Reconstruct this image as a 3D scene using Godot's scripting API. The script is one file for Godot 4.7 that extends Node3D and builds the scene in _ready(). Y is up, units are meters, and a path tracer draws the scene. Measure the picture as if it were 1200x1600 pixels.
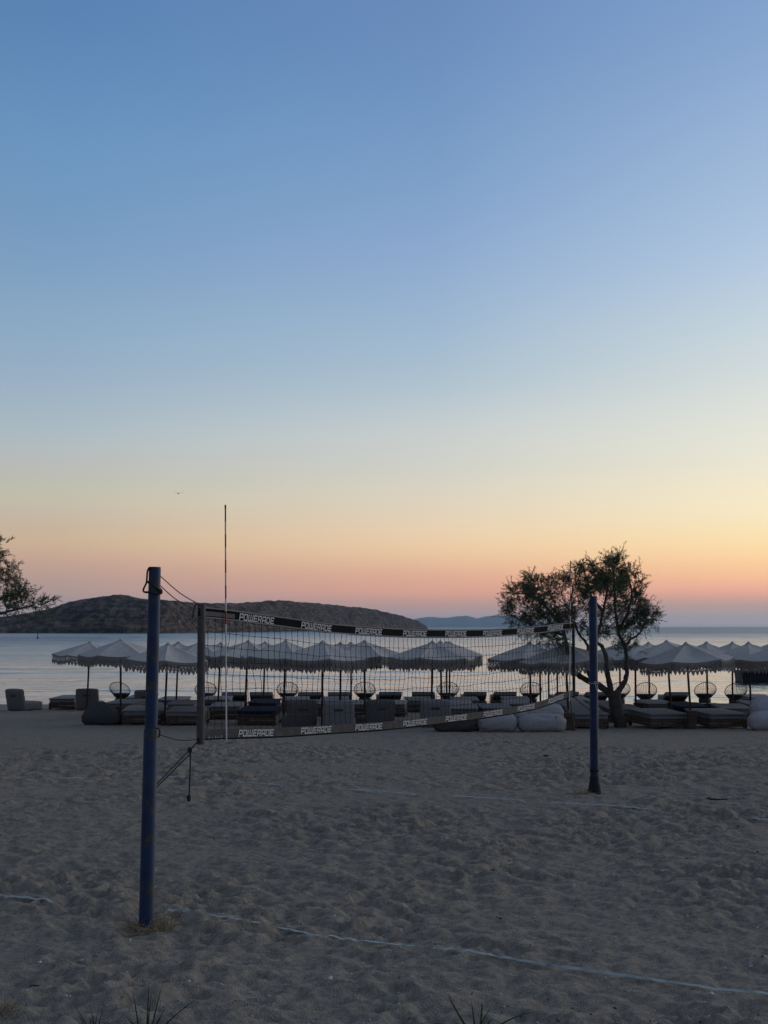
extends Node3D
# A beach at dusk: a volleyball net in front of fringed parasols, sunbeds and a calm bay with an island.

var rng := RandomNumberGenerator.new()
var M := {}                 # materials
var taken := {}             # names in use
var n_foot := FastNoiseLite.new()
var n_foot2 := FastNoiseLite.new()
var n_broad := FastNoiseLite.new()
var n_mid := FastNoiseLite.new()
var n_small := FastNoiseLite.new()
var n_patch := FastNoiseLite.new()
const SEA := -1.0

# ------------------------------------------------------------------ small helpers
func lin(r: float, g: float, b: float) -> Color:
	return Color(r, g, b).linear_to_srgb()

func numbered(n: String) -> String:
	if not taken.has(n):
		taken[n] = 0
		return n
	taken[n] += 1
	return "%s_%03d" % [n, taken[n]]

func meta(o: Node, label: String, category: String, group := "", kind := "") -> void:
	if label != "": o.set_meta("label", label)
	if category != "": o.set_meta("category", category)
	if group != "": o.set_meta("group", group)
	if kind != "": o.set_meta("kind", kind)

func thing(called: String, label: String, category: String, at := Vector3.ZERO, turn := 0.0, group := "") -> Node3D:
	var o := Node3D.new()
	o.name = numbered(called)
	add_child(o)
	o.position = at
	o.rotation.y = turn
	meta(o, label, category, group)
	return o

func inst(mesh: Mesh, called: String, m: Material, parent: Node, at := Vector3.ZERO, b := Basis()) -> MeshInstance3D:
	var o := MeshInstance3D.new()
	o.name = numbered(called) if parent == self else called
	o.mesh = mesh
	o.material_override = m
	o.transform = Transform3D(b, at)
	o.cast_shadow = GeometryInstance3D.SHADOW_CASTING_SETTING_ON
	parent.add_child(o, true)
	return o

func rebase(o: Node3D, p: Vector3) -> void:
	o.position = p
	for c in o.get_children():
		c.position -= p

func start() -> SurfaceTool:
	var st := SurfaceTool.new()
	st.begin(Mesh.PRIMITIVE_TRIANGLES)
	return st

func done(st: SurfaceTool) -> ArrayMesh:
	st.generate_normals()
	return st.commit()

func tri(st: SurfaceTool, a: Vector3, b: Vector3, c: Vector3) -> void:
	st.add_vertex(a); st.add_vertex(b); st.add_vertex(c)

func quad(st: SurfaceTool, a: Vector3, b: Vector3, c: Vector3, d: Vector3) -> void:
	tri(st, a, b, c); tri(st, a, c, d)

# a box with chamfered edges
func bbox(st: SurfaceTool, c: Vector3, s: Vector3, b := Basis(), ch := 0.0) -> void:
	st.set_smooth_group(-1)
	var h := s * 0.5
	var k: float = min(ch, min(h.x, min(h.y, h.z)) * 0.6)
	for ax in 3:
		for sg in [-1.0, 1.0]:
			var u := (ax + 1) % 3
			var v := (ax + 2) % 3
			var p := []
			for q in [[-1, -1], [1, -1], [1, 1], [-1, 1]]:
				var t := Vector3.ZERO
				t[ax] = sg * h[ax]
				t[u] = q[0] * (h[u] - k)
				t[v] = q[1] * (h[v] - k)
				p.append(c + b * t)
			if sg > 0: quad(st, p[0], p[3], p[2], p[1])
			else: quad(st, p[0], p[1], p[2], p[3])
	if k <= 0.0: return
	for ax in 3:
		var u := (ax + 1) % 3
		var v := (ax + 2) % 3
		for su in [-1.0, 1.0]:
			for sv in [-1.0, 1.0]:
				var e := []
				for w in [-1.0, 1.0]:
					var t1 := Vector3.ZERO
					t1[ax] = w * (h[ax] - k); t1[u] = su * h[u]; t1[v] = sv * (h[v] - k)
					var t2 := Vector3.ZERO
					t2[ax] = w * (h[ax] - k); t2[u] = su * (h[u] - k); t2[v] = sv * h[v]
					e.append(c + b * t1); e.append(c + b * t2)
				if su * sv > 0: quad(st, e[0], e[2], e[3], e[1])
				else: quad(st, e[0], e[1], e[3], e[2])
	for sx in [-1.0, 1.0]:
		for sy in [-1.0, 1.0]:
			for sz in [-1.0, 1.0]:
				var a := c + b * Vector3(sx * h.x, sy * (h.y - k), sz * (h.z - k))
				var d := c + b * Vector3(sx * (h.x - k), sy * h.y, sz * (h.z - k))
				var e2 := c + b * Vector3(sx * (h.x - k), sy * (h.y - k), sz * h.z)
				if sx * sy * sz > 0: tri(st, a, e2, d)
				else: tri(st, a, d, e2)

func boxmesh(s: Vector3, ch := 0.006) -> ArrayMesh:
	var st := start()
	bbox(st, Vector3.ZERO, s, Basis(), ch)
	return done(st)

func tube(st: SurfaceTool, pts: Array, radii: Array, sides := 6, cap := true) -> void:
	st.set_smooth_group(0)
	var rings := []
	var up := Vector3(0.13, 0.21, 0.97).normalized()
	for i in pts.size():
		var d: Vector3
		if i == 0: d = pts[1] - pts[0]
		elif i == pts.size() - 1: d = pts[i] - pts[i - 1]
		else: d = pts[i + 1] - pts[i - 1]
		d = d.normalized()
		if abs(d.dot(up)) > 0.95: up = Vector3(1, 0, 0) if abs(d.x) < 0.9 else Vector3(0, 1, 0)
		var x := d.cross(up).normalized()
		var y := x.cross(d).normalized()
		up = y
		var r: float = radii[min(i, radii.size() - 1)]
		var ring := []
		for k in sides:
			var a := TAU * k / sides
			ring.append(pts[i] + (x * cos(a) + y * sin(a)) * r)
		rings.append(ring)
	for i in rings.size() - 1:
		for k in sides:
			var j := (k + 1) % sides
			quad(st, rings[i][k], rings[i + 1][k], rings[i + 1][j], rings[i][j])
	if cap:
		st.set_smooth_group(-1)
		for k in sides:
			var j := (k + 1) % sides
			tri(st, pts[0], rings[0][k], rings[0][j])
			tri(st, pts[-1], rings[-1][j], rings[-1][k])

func tubemesh(pts: Array, radii: Array, sides := 6) -> ArrayMesh:
	var st := start()
	tube(st, pts, radii, sides)
	return done(st)

func lathe(profile: Array, sides := 16, squash := 1.0, wob := 0.0) -> ArrayMesh:
	var st := start()
	st.set_smooth_group(0)
	var rings := []
	for p in profile:
		var ring := []
		for k in sides:
			var a := TAU * k / sides
			var r: float = p[0] * (1.0 + wob * sin(a * 3.0 + p[1] * 7.0) + wob * 0.6 * sin(a * 5.0 - p[1] * 11.0))
			ring.append(Vector3(cos(a) * r, p[1], sin(a) * r * squash))
		rings.append(ring)
	for i in rings.size() - 1:
		for k in sides:
			var j := (k + 1) % sides
			quad(st, rings[i][k], rings[i][j], rings[i + 1][j], rings[i + 1][k])
	return done(st)

# a stuffed cushion: rounded box whose faces bulge and sag a little
func soft(size: Vector3, r: float, bulge: float, n := 8, seed_ := 1, wrinkle := 0.006) -> ArrayMesh:
	var st := start()
	st.set_smooth_group(0)
	var nz := FastNoiseLite.new()
	nz.seed = seed_
	nz.frequency = 3.2
	var h := size * 0.5
	for ax in 3:
		for sg in [-1.0, 1.0]:
			var u := (ax + 1) % 3
			var v := (ax + 2) % 3
			var g := []
			for i in n + 1:
				var row := []
				for j in n + 1:
					var p := Vector3.ZERO
					# denser near the edges
					var a := sin((float(i) / n - 0.5) * PI) * 0.5 + (float(i) / n - 0.5)
					var c := sin((float(j) / n - 0.5) * PI) * 0.5 + (float(j) / n - 0.5)
					p[ax] = sg * h[ax]; p[u] = a * h[u]; p[v] = c * h[v]
					var inner := Vector3(clamp(p.x, -h.x + r, h.x - r), clamp(p.y, -h.y + r, h.y - r), clamp(p.z, -h.z + r, h.z - r))
					var q := p - inner
					p = inner + (q.normalized() * r if q.length() > 1e-6 else q)
					var nb := Vector3.ZERO
					nb[ax] = sg
					p += nb * bulge * (1.0 - a * a) * (1.0 - c * c)
					p += p.normalized() * nz.get_noise_3dv(p * 2.0) * wrinkle
					row.append(p)
				g.append(row)
			for i in n:
				for j in n:
					if sg > 0: quad(st, g[i][j], g[i][j + 1], g[i + 1][j + 1], g[i + 1][j])
					else: quad(st, g[i][j], g[i + 1][j], g[i + 1][j + 1], g[i][j + 1])
	return done(st)

func noise_tex(seed_: int, freq: float, oct: int, stops: Array, size := 256, type := FastNoiseLite.TYPE_SIMPLEX_SMOOTH) -> ImageTexture:
	var nz := FastNoiseLite.new()
	nz.seed = seed_
	nz.frequency = freq
	nz.fractal_octaves = oct
	nz.noise_type = type
	var im := nz.get_seamless_image(size, size, false, false, 0.15, true)
	var g := Gradient.new()
	g.offsets = PackedFloat32Array(stops.map(func(s): return s[0]))
	g.colors = PackedColorArray(stops.map(func(s): return s[1]))
	var out := Image.create(size, size, false, Image.FORMAT_RGB8)
	for y in size:
		for x in size:
			out.set_pixel(x, y, g.sample(im.get_pixel(x, y).r))
	out.generate_mipmaps()
	return ImageTexture.create_from_image(out)

func normal_tex(seed_: int, freq: float, oct: int, strength: float, size := 256) -> ImageTexture:
	var nz := FastNoiseLite.new()
	nz.seed = seed_
	nz.frequency = freq
	nz.fractal_octaves = oct
	var im := nz.get_seamless_image(size, size, false, false, 0.15, true)
	im.convert(Image.FORMAT_RGBA8)
	im.bump_map_to_normal_map(strength)
	im.generate_mipmaps()
	return ImageTexture.create_from_image(im)

func mat(c: Color, rough := 0.85, tex: Texture2D = null, scale := 1.0, spec := 0.4) -> StandardMaterial3D:
	var m := StandardMaterial3D.new()
	m.albedo_color = c
	m.roughness = rough
	m.metallic_specular = spec
	m.cull_mode = BaseMaterial3D.CULL_DISABLED
	if tex:
		m.albedo_texture = tex
		m.uv1_triplanar = true
		m.uv1_scale = Vector3.ONE * scale
	return m

func ordinal(i: int) -> String:
	var w := ["first", "second", "third", "fourth", "fifth", "sixth", "seventh", "eighth", "ninth", "tenth", "eleventh", "twelfth", "thirteenth", "fourteenth", "fifteenth", "sixteenth", "seventeenth", "eighteenth", "nineteenth", "twentieth"]
	return w[i]

# ------------------------------------------------------------------ terrain
const GP := [[100.0, 0.0], [-21.0, 0.0], [-42.0, -0.55], [-56.0, -0.8], [-64.0, -1.0], [-76.0, -2.0], [-400.0, -5.0]]
func gbase(z: float) -> float:
	for i in GP.size() - 1:
		if z <= GP[i][0] and z >= GP[i + 1][0]:
			return lerpf(GP[i][1], GP[i + 1][1], (z - GP[i][0]) / (GP[i + 1][0] - GP[i][0]))
	return 0.0 if z > 0 else -5.0

func gy(x: float, z: float) -> float:
	var h := gbase(z)
	if z < -66.0 or abs(x) > 60.0 or z > 2.0: return h
	var amp := 1.0 if z > -30.0 else clamp(lerpf(1.0, 0.3, (-30.0 - z) / 9.0), 0.3, 1.0)
	if z < -58.0: amp *= clamp((z + 64.0) / 6.0, 0.0, 1.0)
	# scooped footprints: bowls that meet in soft ridges
	var wx := n_mid.get_noise_2d(x + 31.0, z) * 0.13
	var wz := n_mid.get_noise_2d(x, z + 57.0) * 0.13
	var br := n_broad.get_noise_2d(x, z)
	var deep := (0.85 + br * 0.6) * clampf(0.95 + n_patch.get_noise_2d(x, z) * 1.1, 0.35, 1.5)
	var f1 := n_foot.get_noise_2d(x + wx, (z + wz) * 0.9) + 1.0
	var f2 := n_foot2.get_noise_2d(x * 0.9 + wz, z - wx) + 1.0
	h += amp * deep * (0.38 * (f1 / (1.0 + 3.2 * f1) - 0.105) + 0.125 * (f2 / (1.0 + 2.5 * f2) - 0.11))
	h += amp * (br * 0.022 + n_mid.get_noise_2d(x, z) * 0.016)
	if z > -26.0: h += n_small.get_noise_2d(x, z) * 0.007
	return h

func grow(from: float, to: float, s0: float, s1: float) -> Array:
	var out := [from]
	var p := from
	while p < to - 1e-4:
		p += lerpf(s0, s1, (p - from) / (to - from))
		out.append(min(p, to))
	return out

func gridmesh(xs: Array, zs: Array, f: Callable, uvs := 1.0) -> ArrayMesh:
	var nx := xs.size(); var nz := zs.size()
	var v := PackedVector3Array(); v.resize(nx * nz)
	var nn := PackedVector3Array(); nn.resize(nx * nz)
	var uv := PackedVector2Array(); uv.resize(nx * nz)
	var ix := PackedInt32Array(); ix.resize((nx - 1) * (nz - 1) * 6)
	for j in nz:
		for i in nx:
			v[j * nx + i] = Vector3(xs[i], f.call(xs[i], zs[j]), zs[j])
			uv[j * nx + i] = Vector2(xs[i], zs[j]) * uvs
	for j in nz:
		for i in nx:
			var a := v[j * nx + min(i + 1, nx - 1)] - v[j * nx + max(i - 1, 0)]
			var b := v[min(j + 1, nz - 1) * nx + i] - v[max(j - 1, 0) * nx + i]
			var c := a.cross(b)
			nn[j * nx + i] = (c if c.y > 0 else -c).normalized()
	var k := 0
	for j in nz - 1:
		for i in nx - 1:
			var p := j * nx + i
			# zs run away from the camera (towards -z)
			ix[k] = p; ix[k + 1] = p + nx; ix[k + 2] = p + nx + 1
			ix[k + 3] = p; ix[k + 4] = p + nx + 1; ix[k + 5] = p + 1
			k += 6
	var arr := []
	arr.resize(Mesh.ARRAY_MAX)
	arr[Mesh.ARRAY_VERTEX] = v
	arr[Mesh.ARRAY_NORMAL] = nn
	arr[Mesh.ARRAY_TEX_UV] = uv
	arr[Mesh.ARRAY_INDEX] = ix
	var m := ArrayMesh.new()
	m.add_surface_from_arrays(Mesh.PRIMITIVE_TRIANGLES, arr)
	return m

# one sheet whose triangles carry the material that `zone` picks for the place
func split(m: ArrayMesh, zone: Callable, mats: Array) -> ArrayMesh:
	var arr := m.surface_get_arrays(0)
	var v: PackedVector3Array = arr[Mesh.ARRAY_VERTEX]
	var ix: PackedInt32Array = arr[Mesh.ARRAY_INDEX]
	var parts := []
	for k in mats.size(): parts.append(PackedInt32Array())
	for i in range(0, ix.size(), 6):
		var c := (v[ix[i]] + v[ix[i + 2]]) * 0.5
		var k: int = zone.call(c.x, c.z)
		for q in 6: parts[k].append(ix[i + q])
	var out := ArrayMesh.new()
	for k in mats.size():
		arr[Mesh.ARRAY_INDEX] = parts[k]
		out.add_surface_from_arrays(Mesh.PRIMITIVE_TRIANGLES, arr)
		out.surface_set_material(k, mats[k])
	return out

func mirror(a: Array) -> Array:
	var out := []
	for i in range(a.size() - 1, 0, -1): out.append(-a[i])
	out.append_array(a)
	return out

func neg(a: Array) -> Array:
	return a.map(func(q): return -q)

# ------------------------------------------------------------------ sky
# rows of [elevation in degrees, then the sRGB colours 36.5, 48, 62, 110 and 180 degrees of azimuth away from the set sun]
const SKYROWS := [
	[0.00, [160, 152, 158], [155, 150, 158], [150, 146, 156], [118, 120, 134], [96, 98, 112]],
	[0.30, [159, 150, 151], [159, 149, 153], [154, 147, 154], [120, 121, 135], [98, 99, 113]],
	[0.65, [169, 150, 147], [170, 149, 148], [158, 148, 151], [123, 123, 135], [99, 100, 113]],
	[0.95, [193, 156, 146], [189, 153, 143], [164, 149, 149], [126, 124, 136], [101, 101, 114]],
	[1.25, [222, 167, 146], [210, 161, 145], [173, 152, 148], [128, 125, 136], [102, 102, 114]],
	[1.55, [237, 179, 150], [216, 166, 146], [178, 154, 147], [130, 126, 137], [104, 103, 115]],
	[1.90, [243, 193, 150], [222, 173, 147], [184, 158, 146], [133, 128, 138], [106, 104, 116]],
	[2.20, [248, 200, 154], [226, 182, 152], [190, 161, 146], [134, 128, 138], [107, 104, 116]],
	[2.60, [251, 211, 162], [231, 194, 159], [198, 168, 148], [135, 129, 139], [108, 105, 117]],
	[3.10, [251, 221, 171], [234, 203, 167], [202, 178, 150], [135, 130, 139], [110, 106, 118]],
	[3.60, [248, 226, 182], [232, 207, 176], [200, 180, 157], [136, 131, 140], [112, 107, 118]],
	[4.20, [247, 230, 195], [226, 209, 183], [198, 185, 166], [137, 132, 141], [115, 108, 119]],
	[4.80, [244, 231, 199], [220, 210, 190], [194, 190, 171], [138, 134, 142], [117, 110, 120]],
	[5.50, [238, 229, 205], [213, 209, 195], [188, 188, 179], [137, 134, 143], [120, 111, 121]],
	[6.20, [232, 228, 210], [206, 207, 200], [183, 188, 186], [135, 134, 144], [122, 112, 122]],
	[7.00, [227, 227, 214], [202, 206, 203], [174, 187, 193], [133, 134, 145], [120, 112, 123]],
	[8.00, [220, 223, 216], [190, 201, 206], [164, 182, 195], [131, 134, 147], [119, 111, 123]],
	[9.20, [209, 217, 217], [174, 193, 206], [154, 176, 196], [128, 134, 149], [117, 111, 124]],
	[11.00, [195, 210, 219], [160, 184, 207], [141, 170, 196], [124, 133, 150], [114, 110, 125]],
	[13.50, [175, 197, 221], [144, 171, 206], [125, 159, 193], [120, 130, 149], [110, 109, 126]],
	[17.20, [154, 180, 213], [123, 157, 198], [109, 149, 191], [114, 126, 149], [104, 107, 126]],
	[22.80, [127, 159, 202], [106, 139, 186], [91, 131, 178], [104, 120, 148], [96, 104, 126]],
	[40.00, [112, 138, 178], [106, 133, 174], [102, 128, 168], [100, 118, 146], [92, 104, 130]],
	[90.00, [104, 120, 148], [104, 120, 148], [104, 120, 148], [104, 120, 148], [104, 120, 148]],
]
const SKYAZ := [36.5, 48.0, 62.0, 110.0, 180.0]
const SUN_AZ := 50.0
const HAZE := Vector3(0.20, 0.215, 0.25)

func lin3(c: Array) -> Vector3:
	var k := Color(c[0] / 255.0, c[1] / 255.0, c[2] / 255.0).srgb_to_linear()
	return Vector3(k.r, k.g, k.b)

func make_sky() -> Sky:
	var w := 2048; var h := 1024
	var data := PackedFloat32Array()
	data.resize(w * h * 3)
	var rows := []
	for r in SKYROWS:
		var cs := []
		for i in 5: cs.append(lin3(r[i + 1]))
		rows.append([r[0], cs])
	# azimuth blend per column: index and weight, smooth
	var ci := PackedInt32Array(); ci.resize(w)
	var cw := PackedFloat32Array(); cw.resize(w)
	for x in w:
		var az := (float(x) + 0.5) / w * 360.0
		var a: float = abs(wrapf(az - SUN_AZ, -180.0, 180.0))
		var k := 0
		while k < 3 and a > SKYAZ[k + 1]: k += 1
		ci[x] = k
		cw[x] = clamp((a - SKYAZ[k]) / (SKYAZ[k + 1] - SKYAZ[k]), -1.0, 1.0)
	for y in h:
		var el := 90.0 - (float(y) + 0.5) / h * 180.0
		var base := y * w * 3
		if el <= 0.0:
			for x in w:
				data[base + x * 3] = 0.30; data[base + x * 3 + 1] = 0.265; data[base + x * 3 + 2] = 0.29
			continue
		var j := 0
		while j < rows.size() - 2 and el > rows[j + 1][0]: j += 1
		var t: float = clamp((el - rows[j][0]) / (rows[j + 1][0] - rows[j][0]), 0.0, 1.0)
		# Catmull-Rom over elevation keeps the bands from showing
		var cols := []
		for i in 5:
			var p0: Vector3 = rows[max(j - 1, 0)][1][i]
			var p1: Vector3 = rows[j][1][i]
			var p2: Vector3 = rows[j + 1][1][i]
			var p3: Vector3 = rows[min(j + 2, rows.size() - 1)][1][i]
			var e0: float = rows[max(j - 1, 0)][0]; var e1: float = rows[j][0]; var e2: float = rows[j + 1][0]; var e3: float = rows[min(j + 2, rows.size() - 1)][0]
			var m1: Vector3 = (p2 - p0) / max(e2 - e0, 1e-3) * (e2 - e1)
			var m2: Vector3 = (p3 - p1) / max(e3 - e1, 1e-3) * (e2 - e1)
			var t2 := t * t; var t3 := t2 * t
			cols.append(p1 * (2 * t3 - 3 * t2 + 1) + m1 * (t3 - 2 * t2 + t) + p2 * (-2 * t3 + 3 * t2) + m2 * (t3 - t2))
		# the table is the sky seen through the haze; the sky itself is that without the haze's own light
		var left := exp(-0.00011 * minf(9500.0, 68.0 / sin(deg_to_rad(el))))
		for i in 5:
			if i < 3: cols[i] = ((cols[i] as Vector3) - HAZE * (1.0 - left)) / left
		for x in w:
			var k := ci[x]
			var f := cw[x]
			var c: Vector3 = cols[k].lerp(cols[k + 1], f)
			data[base + x * 3] = c.x; data[base + x * 3 + 1] = c.y; data[base + x * 3 + 2] = c.z
	var im := Image.create_from_data(w, h, false, Image.FORMAT_RGBF, data.to_byte_array())
	var pm := PanoramaSkyMaterial.new()
	pm.panorama = ImageTexture.create_from_image(im)
	var s := Sky.new()
	s.sky_material = pm
	return s

# ------------------------------------------------------------------ main
func _ready() -> void:
	rng.seed = 20240611
	# camera: eye 2.2 m above the court, a long lens tilted up a little
	var cam := Camera3D.new()
	cam.name = "camera"
	add_child(cam)
	cam.position = Vector3(0, 2.2, 0)
	cam.rotation.x = atan(179.0 / 2400.0)
	cam.fov = rad_to_deg(2.0 * atan(800.0 / 2400.0))
	cam.near = 0.1
	cam.far = 30000.0
	cam.current = true
	var we := WorldEnvironment.new()
	we.name = "environment"
	var env := Environment.new()
	env.background_mode = Environment.BG_SKY
	env.sky = make_sky()
	env.tonemap_mode = Environment.TONE_MAPPER_LINEAR
	env.tonemap_exposure = 1.0
	env.sdfgi_enabled = true
	env.ssao_enabled = true
	env.ssil_enabled = true
	env.volumetric_fog_enabled = true      # evening haze over the sea, brighter towards the glow
	env.volumetric_fog_density = 0.00011
	env.volumetric_fog_albedo = Color(0.68, 0.84, 1.0)
	env.volumetric_fog_anisotropy = 0.82
	we.environment = env
	add_child(we)
	# what is left of the sun's glow, low over the sea to the right
	var sun := DirectionalLight3D.new()
	sun.name = "sun"
	add_child(sun)
	var az := deg_to_rad(SUN_AZ + 6.0)
	var towards := Vector3(sin(az), tan(deg_to_rad(10.0)), -cos(az)).normalized()
	sun.look_at_from_position(Vector3.ZERO, -towards, Vector3.UP)
	sun.light_color = Color(1.0, 0.92, 0.85)
	sun.light_energy = 0.3
	sun.light_angular_distance = 60.0
	sun.shadow_enabled = true

	materials()
	setting()
	net_and_posts()
	furniture()
	trees()
	small_things()

func materials() -> void:
	M.sand = mat(Color.WHITE, 0.95, null, 1.0, 0.15)
	M.sand.albedo_texture = noise_tex(3, 0.035, 5, [[0.0, lin(0.165, 0.142, 0.108)], [0.5, lin(0.252, 0.218, 0.167)], [1.0, lin(0.35, 0.307, 0.24)]], 512)
	var gn := FastNoiseLite.new()
	gn.seed = 8
	gn.frequency = 0.16
	gn.fractal_octaves = 4
	var gim := gn.get_seamless_image(512, 512, false, false, 0.15, true)
	gim.generate_mipmaps()
	M.sand.heightmap_enabled = true
	M.sand.heightmap_texture = ImageTexture.create_from_image(gim)
	M.sand.heightmap_scale = 0.9

	var ripple := normal_tex(21, 0.018, 4, 6.0, 512)
	for q in [["sea_0", 0.05], ["sea_1", 0.065], ["sea_2", 0.08], ["sea_3", 0.095], ["sea_4", 0.12], ["sea_5", 0.15], ["sea_6", 0.18], ["sea_7", 0.22], ["sea_8", 0.28], ["sea_9", 0.35]]:
		var w := mat(lin(0.015, 0.03, 0.036), q[1], null, 1.0, 0.5)
		w.normal_enabled = true
		w.normal_texture = ripple
		w.normal_scale = 0.45 if q[1] < 0.13 else 0.75
		w.uv1_scale = Vector3(0.6, 2.2, 1.0)
		M[q[0]] = w

	M.rock = mat(Color.WHITE, 0.95, noise_tex(5, 0.02, 5, [[0.0, lin(0.008, 0.008, 0.005)], [0.36, lin(0.022, 0.019, 0.012)], [0.5, lin(0.062, 0.043, 0.027)], [0.64, lin(0.15, 0.097, 0.06)], [1.0, lin(0.28, 0.185, 0.115)]], 512), 0.022, 0.2)
	M.rock.uv1_world_triplanar = true
	M.rock.uv1_scale = Vector3(0.011, 0.045, 0.011)
	M.mountain = mat(Color.WHITE, 0.95, noise_tex(6, 0.02, 4, [[0.0, lin(0.16, 0.155, 0.14)], [1.0, lin(0.30, 0.28, 0.25)]], 128), 0.004, 0.2)
	M.mountain.uv1_world_triplanar = true

	M.blue = mat(Color.WHITE, 0.6, noise_tex(11, 0.02, 5, [[0.0, lin(0.004, 0.009, 0.022)], [0.4, lin(0.004, 0.028, 0.084)], [0.62, lin(0.005, 0.036, 0.098)], [0.68, lin(0.014, 0.034, 0.05)], [0.76, lin(0.05, 0.045, 0.035)], [0.84, lin(0.09, 0.055, 0.03)]], 256), 0.9, 0.5)
	M.blue2 = mat(Color.WHITE, 0.6, noise_tex(12, 0.02, 4, [[0.0, lin(0.003, 0.007, 0.025)], [0.6, lin(0.003, 0.018, 0.068)], [1.0, lin(0.004, 0.026, 0.084)]], 256), 0.9, 0.5)
	M.dark = mat(lin(0.018, 0.018, 0.02), 0.7)
	M.rubber = mat(lin(0.014, 0.016, 0.022), 0.75)
	M.rope_dark = mat(lin(0.03, 0.03, 0.035), 0.9)
	M.rope_brown = mat(lin(0.13, 0.07, 0.055), 0.9)
	M.rope_pale = mat(lin(0.42, 0.40, 0.36), 0.9)
	M.netcord = mat(lin(0.022, 0.024, 0.03), 0.85)
	var cl := noise_tex(14, 0.06, 4, [[0.0, Color(0.78, 0.78, 0.78)], [1.0, Color(1, 1, 1)]], 128)
	M.band_top = mat(lin(0.012, 0.013, 0.015), 0.9, cl, 2.0, 0.15)
	M.band_bottom = mat(lin(0.08, 0.082, 0.086), 0.8, noise_tex(15, 0.05, 4, [[0.0, Color(0.6, 0.6, 0.6)], [1.0, Color(1, 1, 1)]], 128), 1.5)
	M.piping = mat(lin(0.27, 0.27, 0.265), 0.85, cl, 3.0)
	M.letter = mat(lin(0.58, 0.58, 0.57), 0.7, noise_tex(16, 0.08, 3, [[0.0, Color(0.72, 0.72, 0.72)], [0.5, Color(1, 1, 1)]], 128), 6.0)
	M.sleeve = mat(lin(0.12, 0.115, 0.11), 0.8, cl, 2.0)
	M.red = mat(lin(0.36, 0.06, 0.035), 0.5)
	M.white = mat(lin(0.72, 0.70, 0.67), 0.5)
	M.tape = mat(lin(0.48, 0.51, 0.45), 0.6, noise_tex(17, 0.05, 4, [[0.0, Color(0.62, 0.62, 0.6)], [0.6, Color(1, 1, 1)]], 128), 1.3)

	var weave := noise_tex(18, 0.05, 4, [[0.0, Color(0.82, 0.82, 0.82)], [1.0, Color(1, 1, 1)]], 256)
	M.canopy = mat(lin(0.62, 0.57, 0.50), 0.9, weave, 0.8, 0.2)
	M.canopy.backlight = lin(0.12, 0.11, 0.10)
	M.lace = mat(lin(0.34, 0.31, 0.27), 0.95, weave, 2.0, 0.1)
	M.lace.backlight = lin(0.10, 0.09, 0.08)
	M.pole = mat(Color.WHITE, 0.75, noise_tex(19, 0.03, 4, [[0.0, lin(0.035, 0.018, 0.014)], [1.0, lin(0.085, 0.042, 0.03)]], 128), 2.0)
	M.wood = mat(Color.WHITE, 0.8, noise_tex(20, 0.03, 5, [[0.0, lin(0.04, 0.026, 0.018)], [0.5, lin(0.085, 0.056, 0.038)], [1.0, lin(0.16, 0.108, 0.07)]], 256), 1.6)
	M.wood_red = mat(Color.WHITE, 0.8, noise_tex(24, 0.03, 5, [[0.0, lin(0.06, 0.026, 0.018)], [1.0, lin(0.17, 0.075, 0.048)]], 128), 1.8)
	M.mattress = mat(lin(0.27, 0.258, 0.25), 0.95, weave, 1.4, 0.15)
	M.mattress_navy = mat(lin(0.028, 0.034, 0.06), 0.95, weave, 1.4, 0.15)
	M.pouf = [mat(lin(0.22, 0.215, 0.205), 0.95, weave, 1.3, 0.15), mat(lin(0.15, 0.14, 0.13), 0.95, weave, 1.3, 0.15), mat(lin(0.28, 0.275, 0.27), 0.95, weave, 1.3, 0.15)]
	M.bean_grey = mat(lin(0.42, 0.40, 0.38), 0.95, weave, 1.2, 0.15)
	M.bean_dark = mat(lin(0.085, 0.085, 0.085), 0.95, weave, 1.2, 0.15)
	M.bean_brown = mat(lin(0.10, 0.088, 0.075), 0.95, weave, 1.2, 0.15)
	M.bean_white = mat(lin(0.52, 0.50, 0.50), 0.95, weave, 1.2, 0.15)
	M.seam = mat(lin(0.06, 0.06, 0.06), 0.9)
	M.wire = mat(lin(0.02, 0.018, 0.018), 0.6)
	M.bark = mat(Color.WHITE, 0.95, noise_tex(27, 0.05, 5, [[0.0, lin(0.03, 0.026, 0.022)], [0.5, lin(0.075, 0.065, 0.055)], [1.0, lin(0.14, 0.12, 0.10)]], 256), 1.6)
	M.leaf = mat(Color.WHITE, 0.9, noise_tex(28, 0.02, 3, [[0.0, lin(0.075, 0.098, 0.055)], [1.0, lin(0.15, 0.18, 0.105)]], 128), 0.7, 0.2)
	M.leaf.backlight = lin(0.14, 0.16, 0.09)
	M.hull = mat(lin(0.012, 0.014, 0.016), 0.6)
	M.deck = mat(lin(0.06, 0.055, 0.05), 0.8)
	M.grass = mat(lin(0.06, 0.10, 0.045), 0.7, cl, 3.0)
	M.straw = mat(lin(0.36, 0.26, 0.125), 0.9, cl, 3.0)
	M.bird = mat(lin(0.30, 0.30, 0.29), 0.8)
	M.navy_box = mat(lin(0.02, 0.028, 0.05), 0.5)
	M.debris = mat(lin(0.03, 0.026, 0.02), 0.9)

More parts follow.
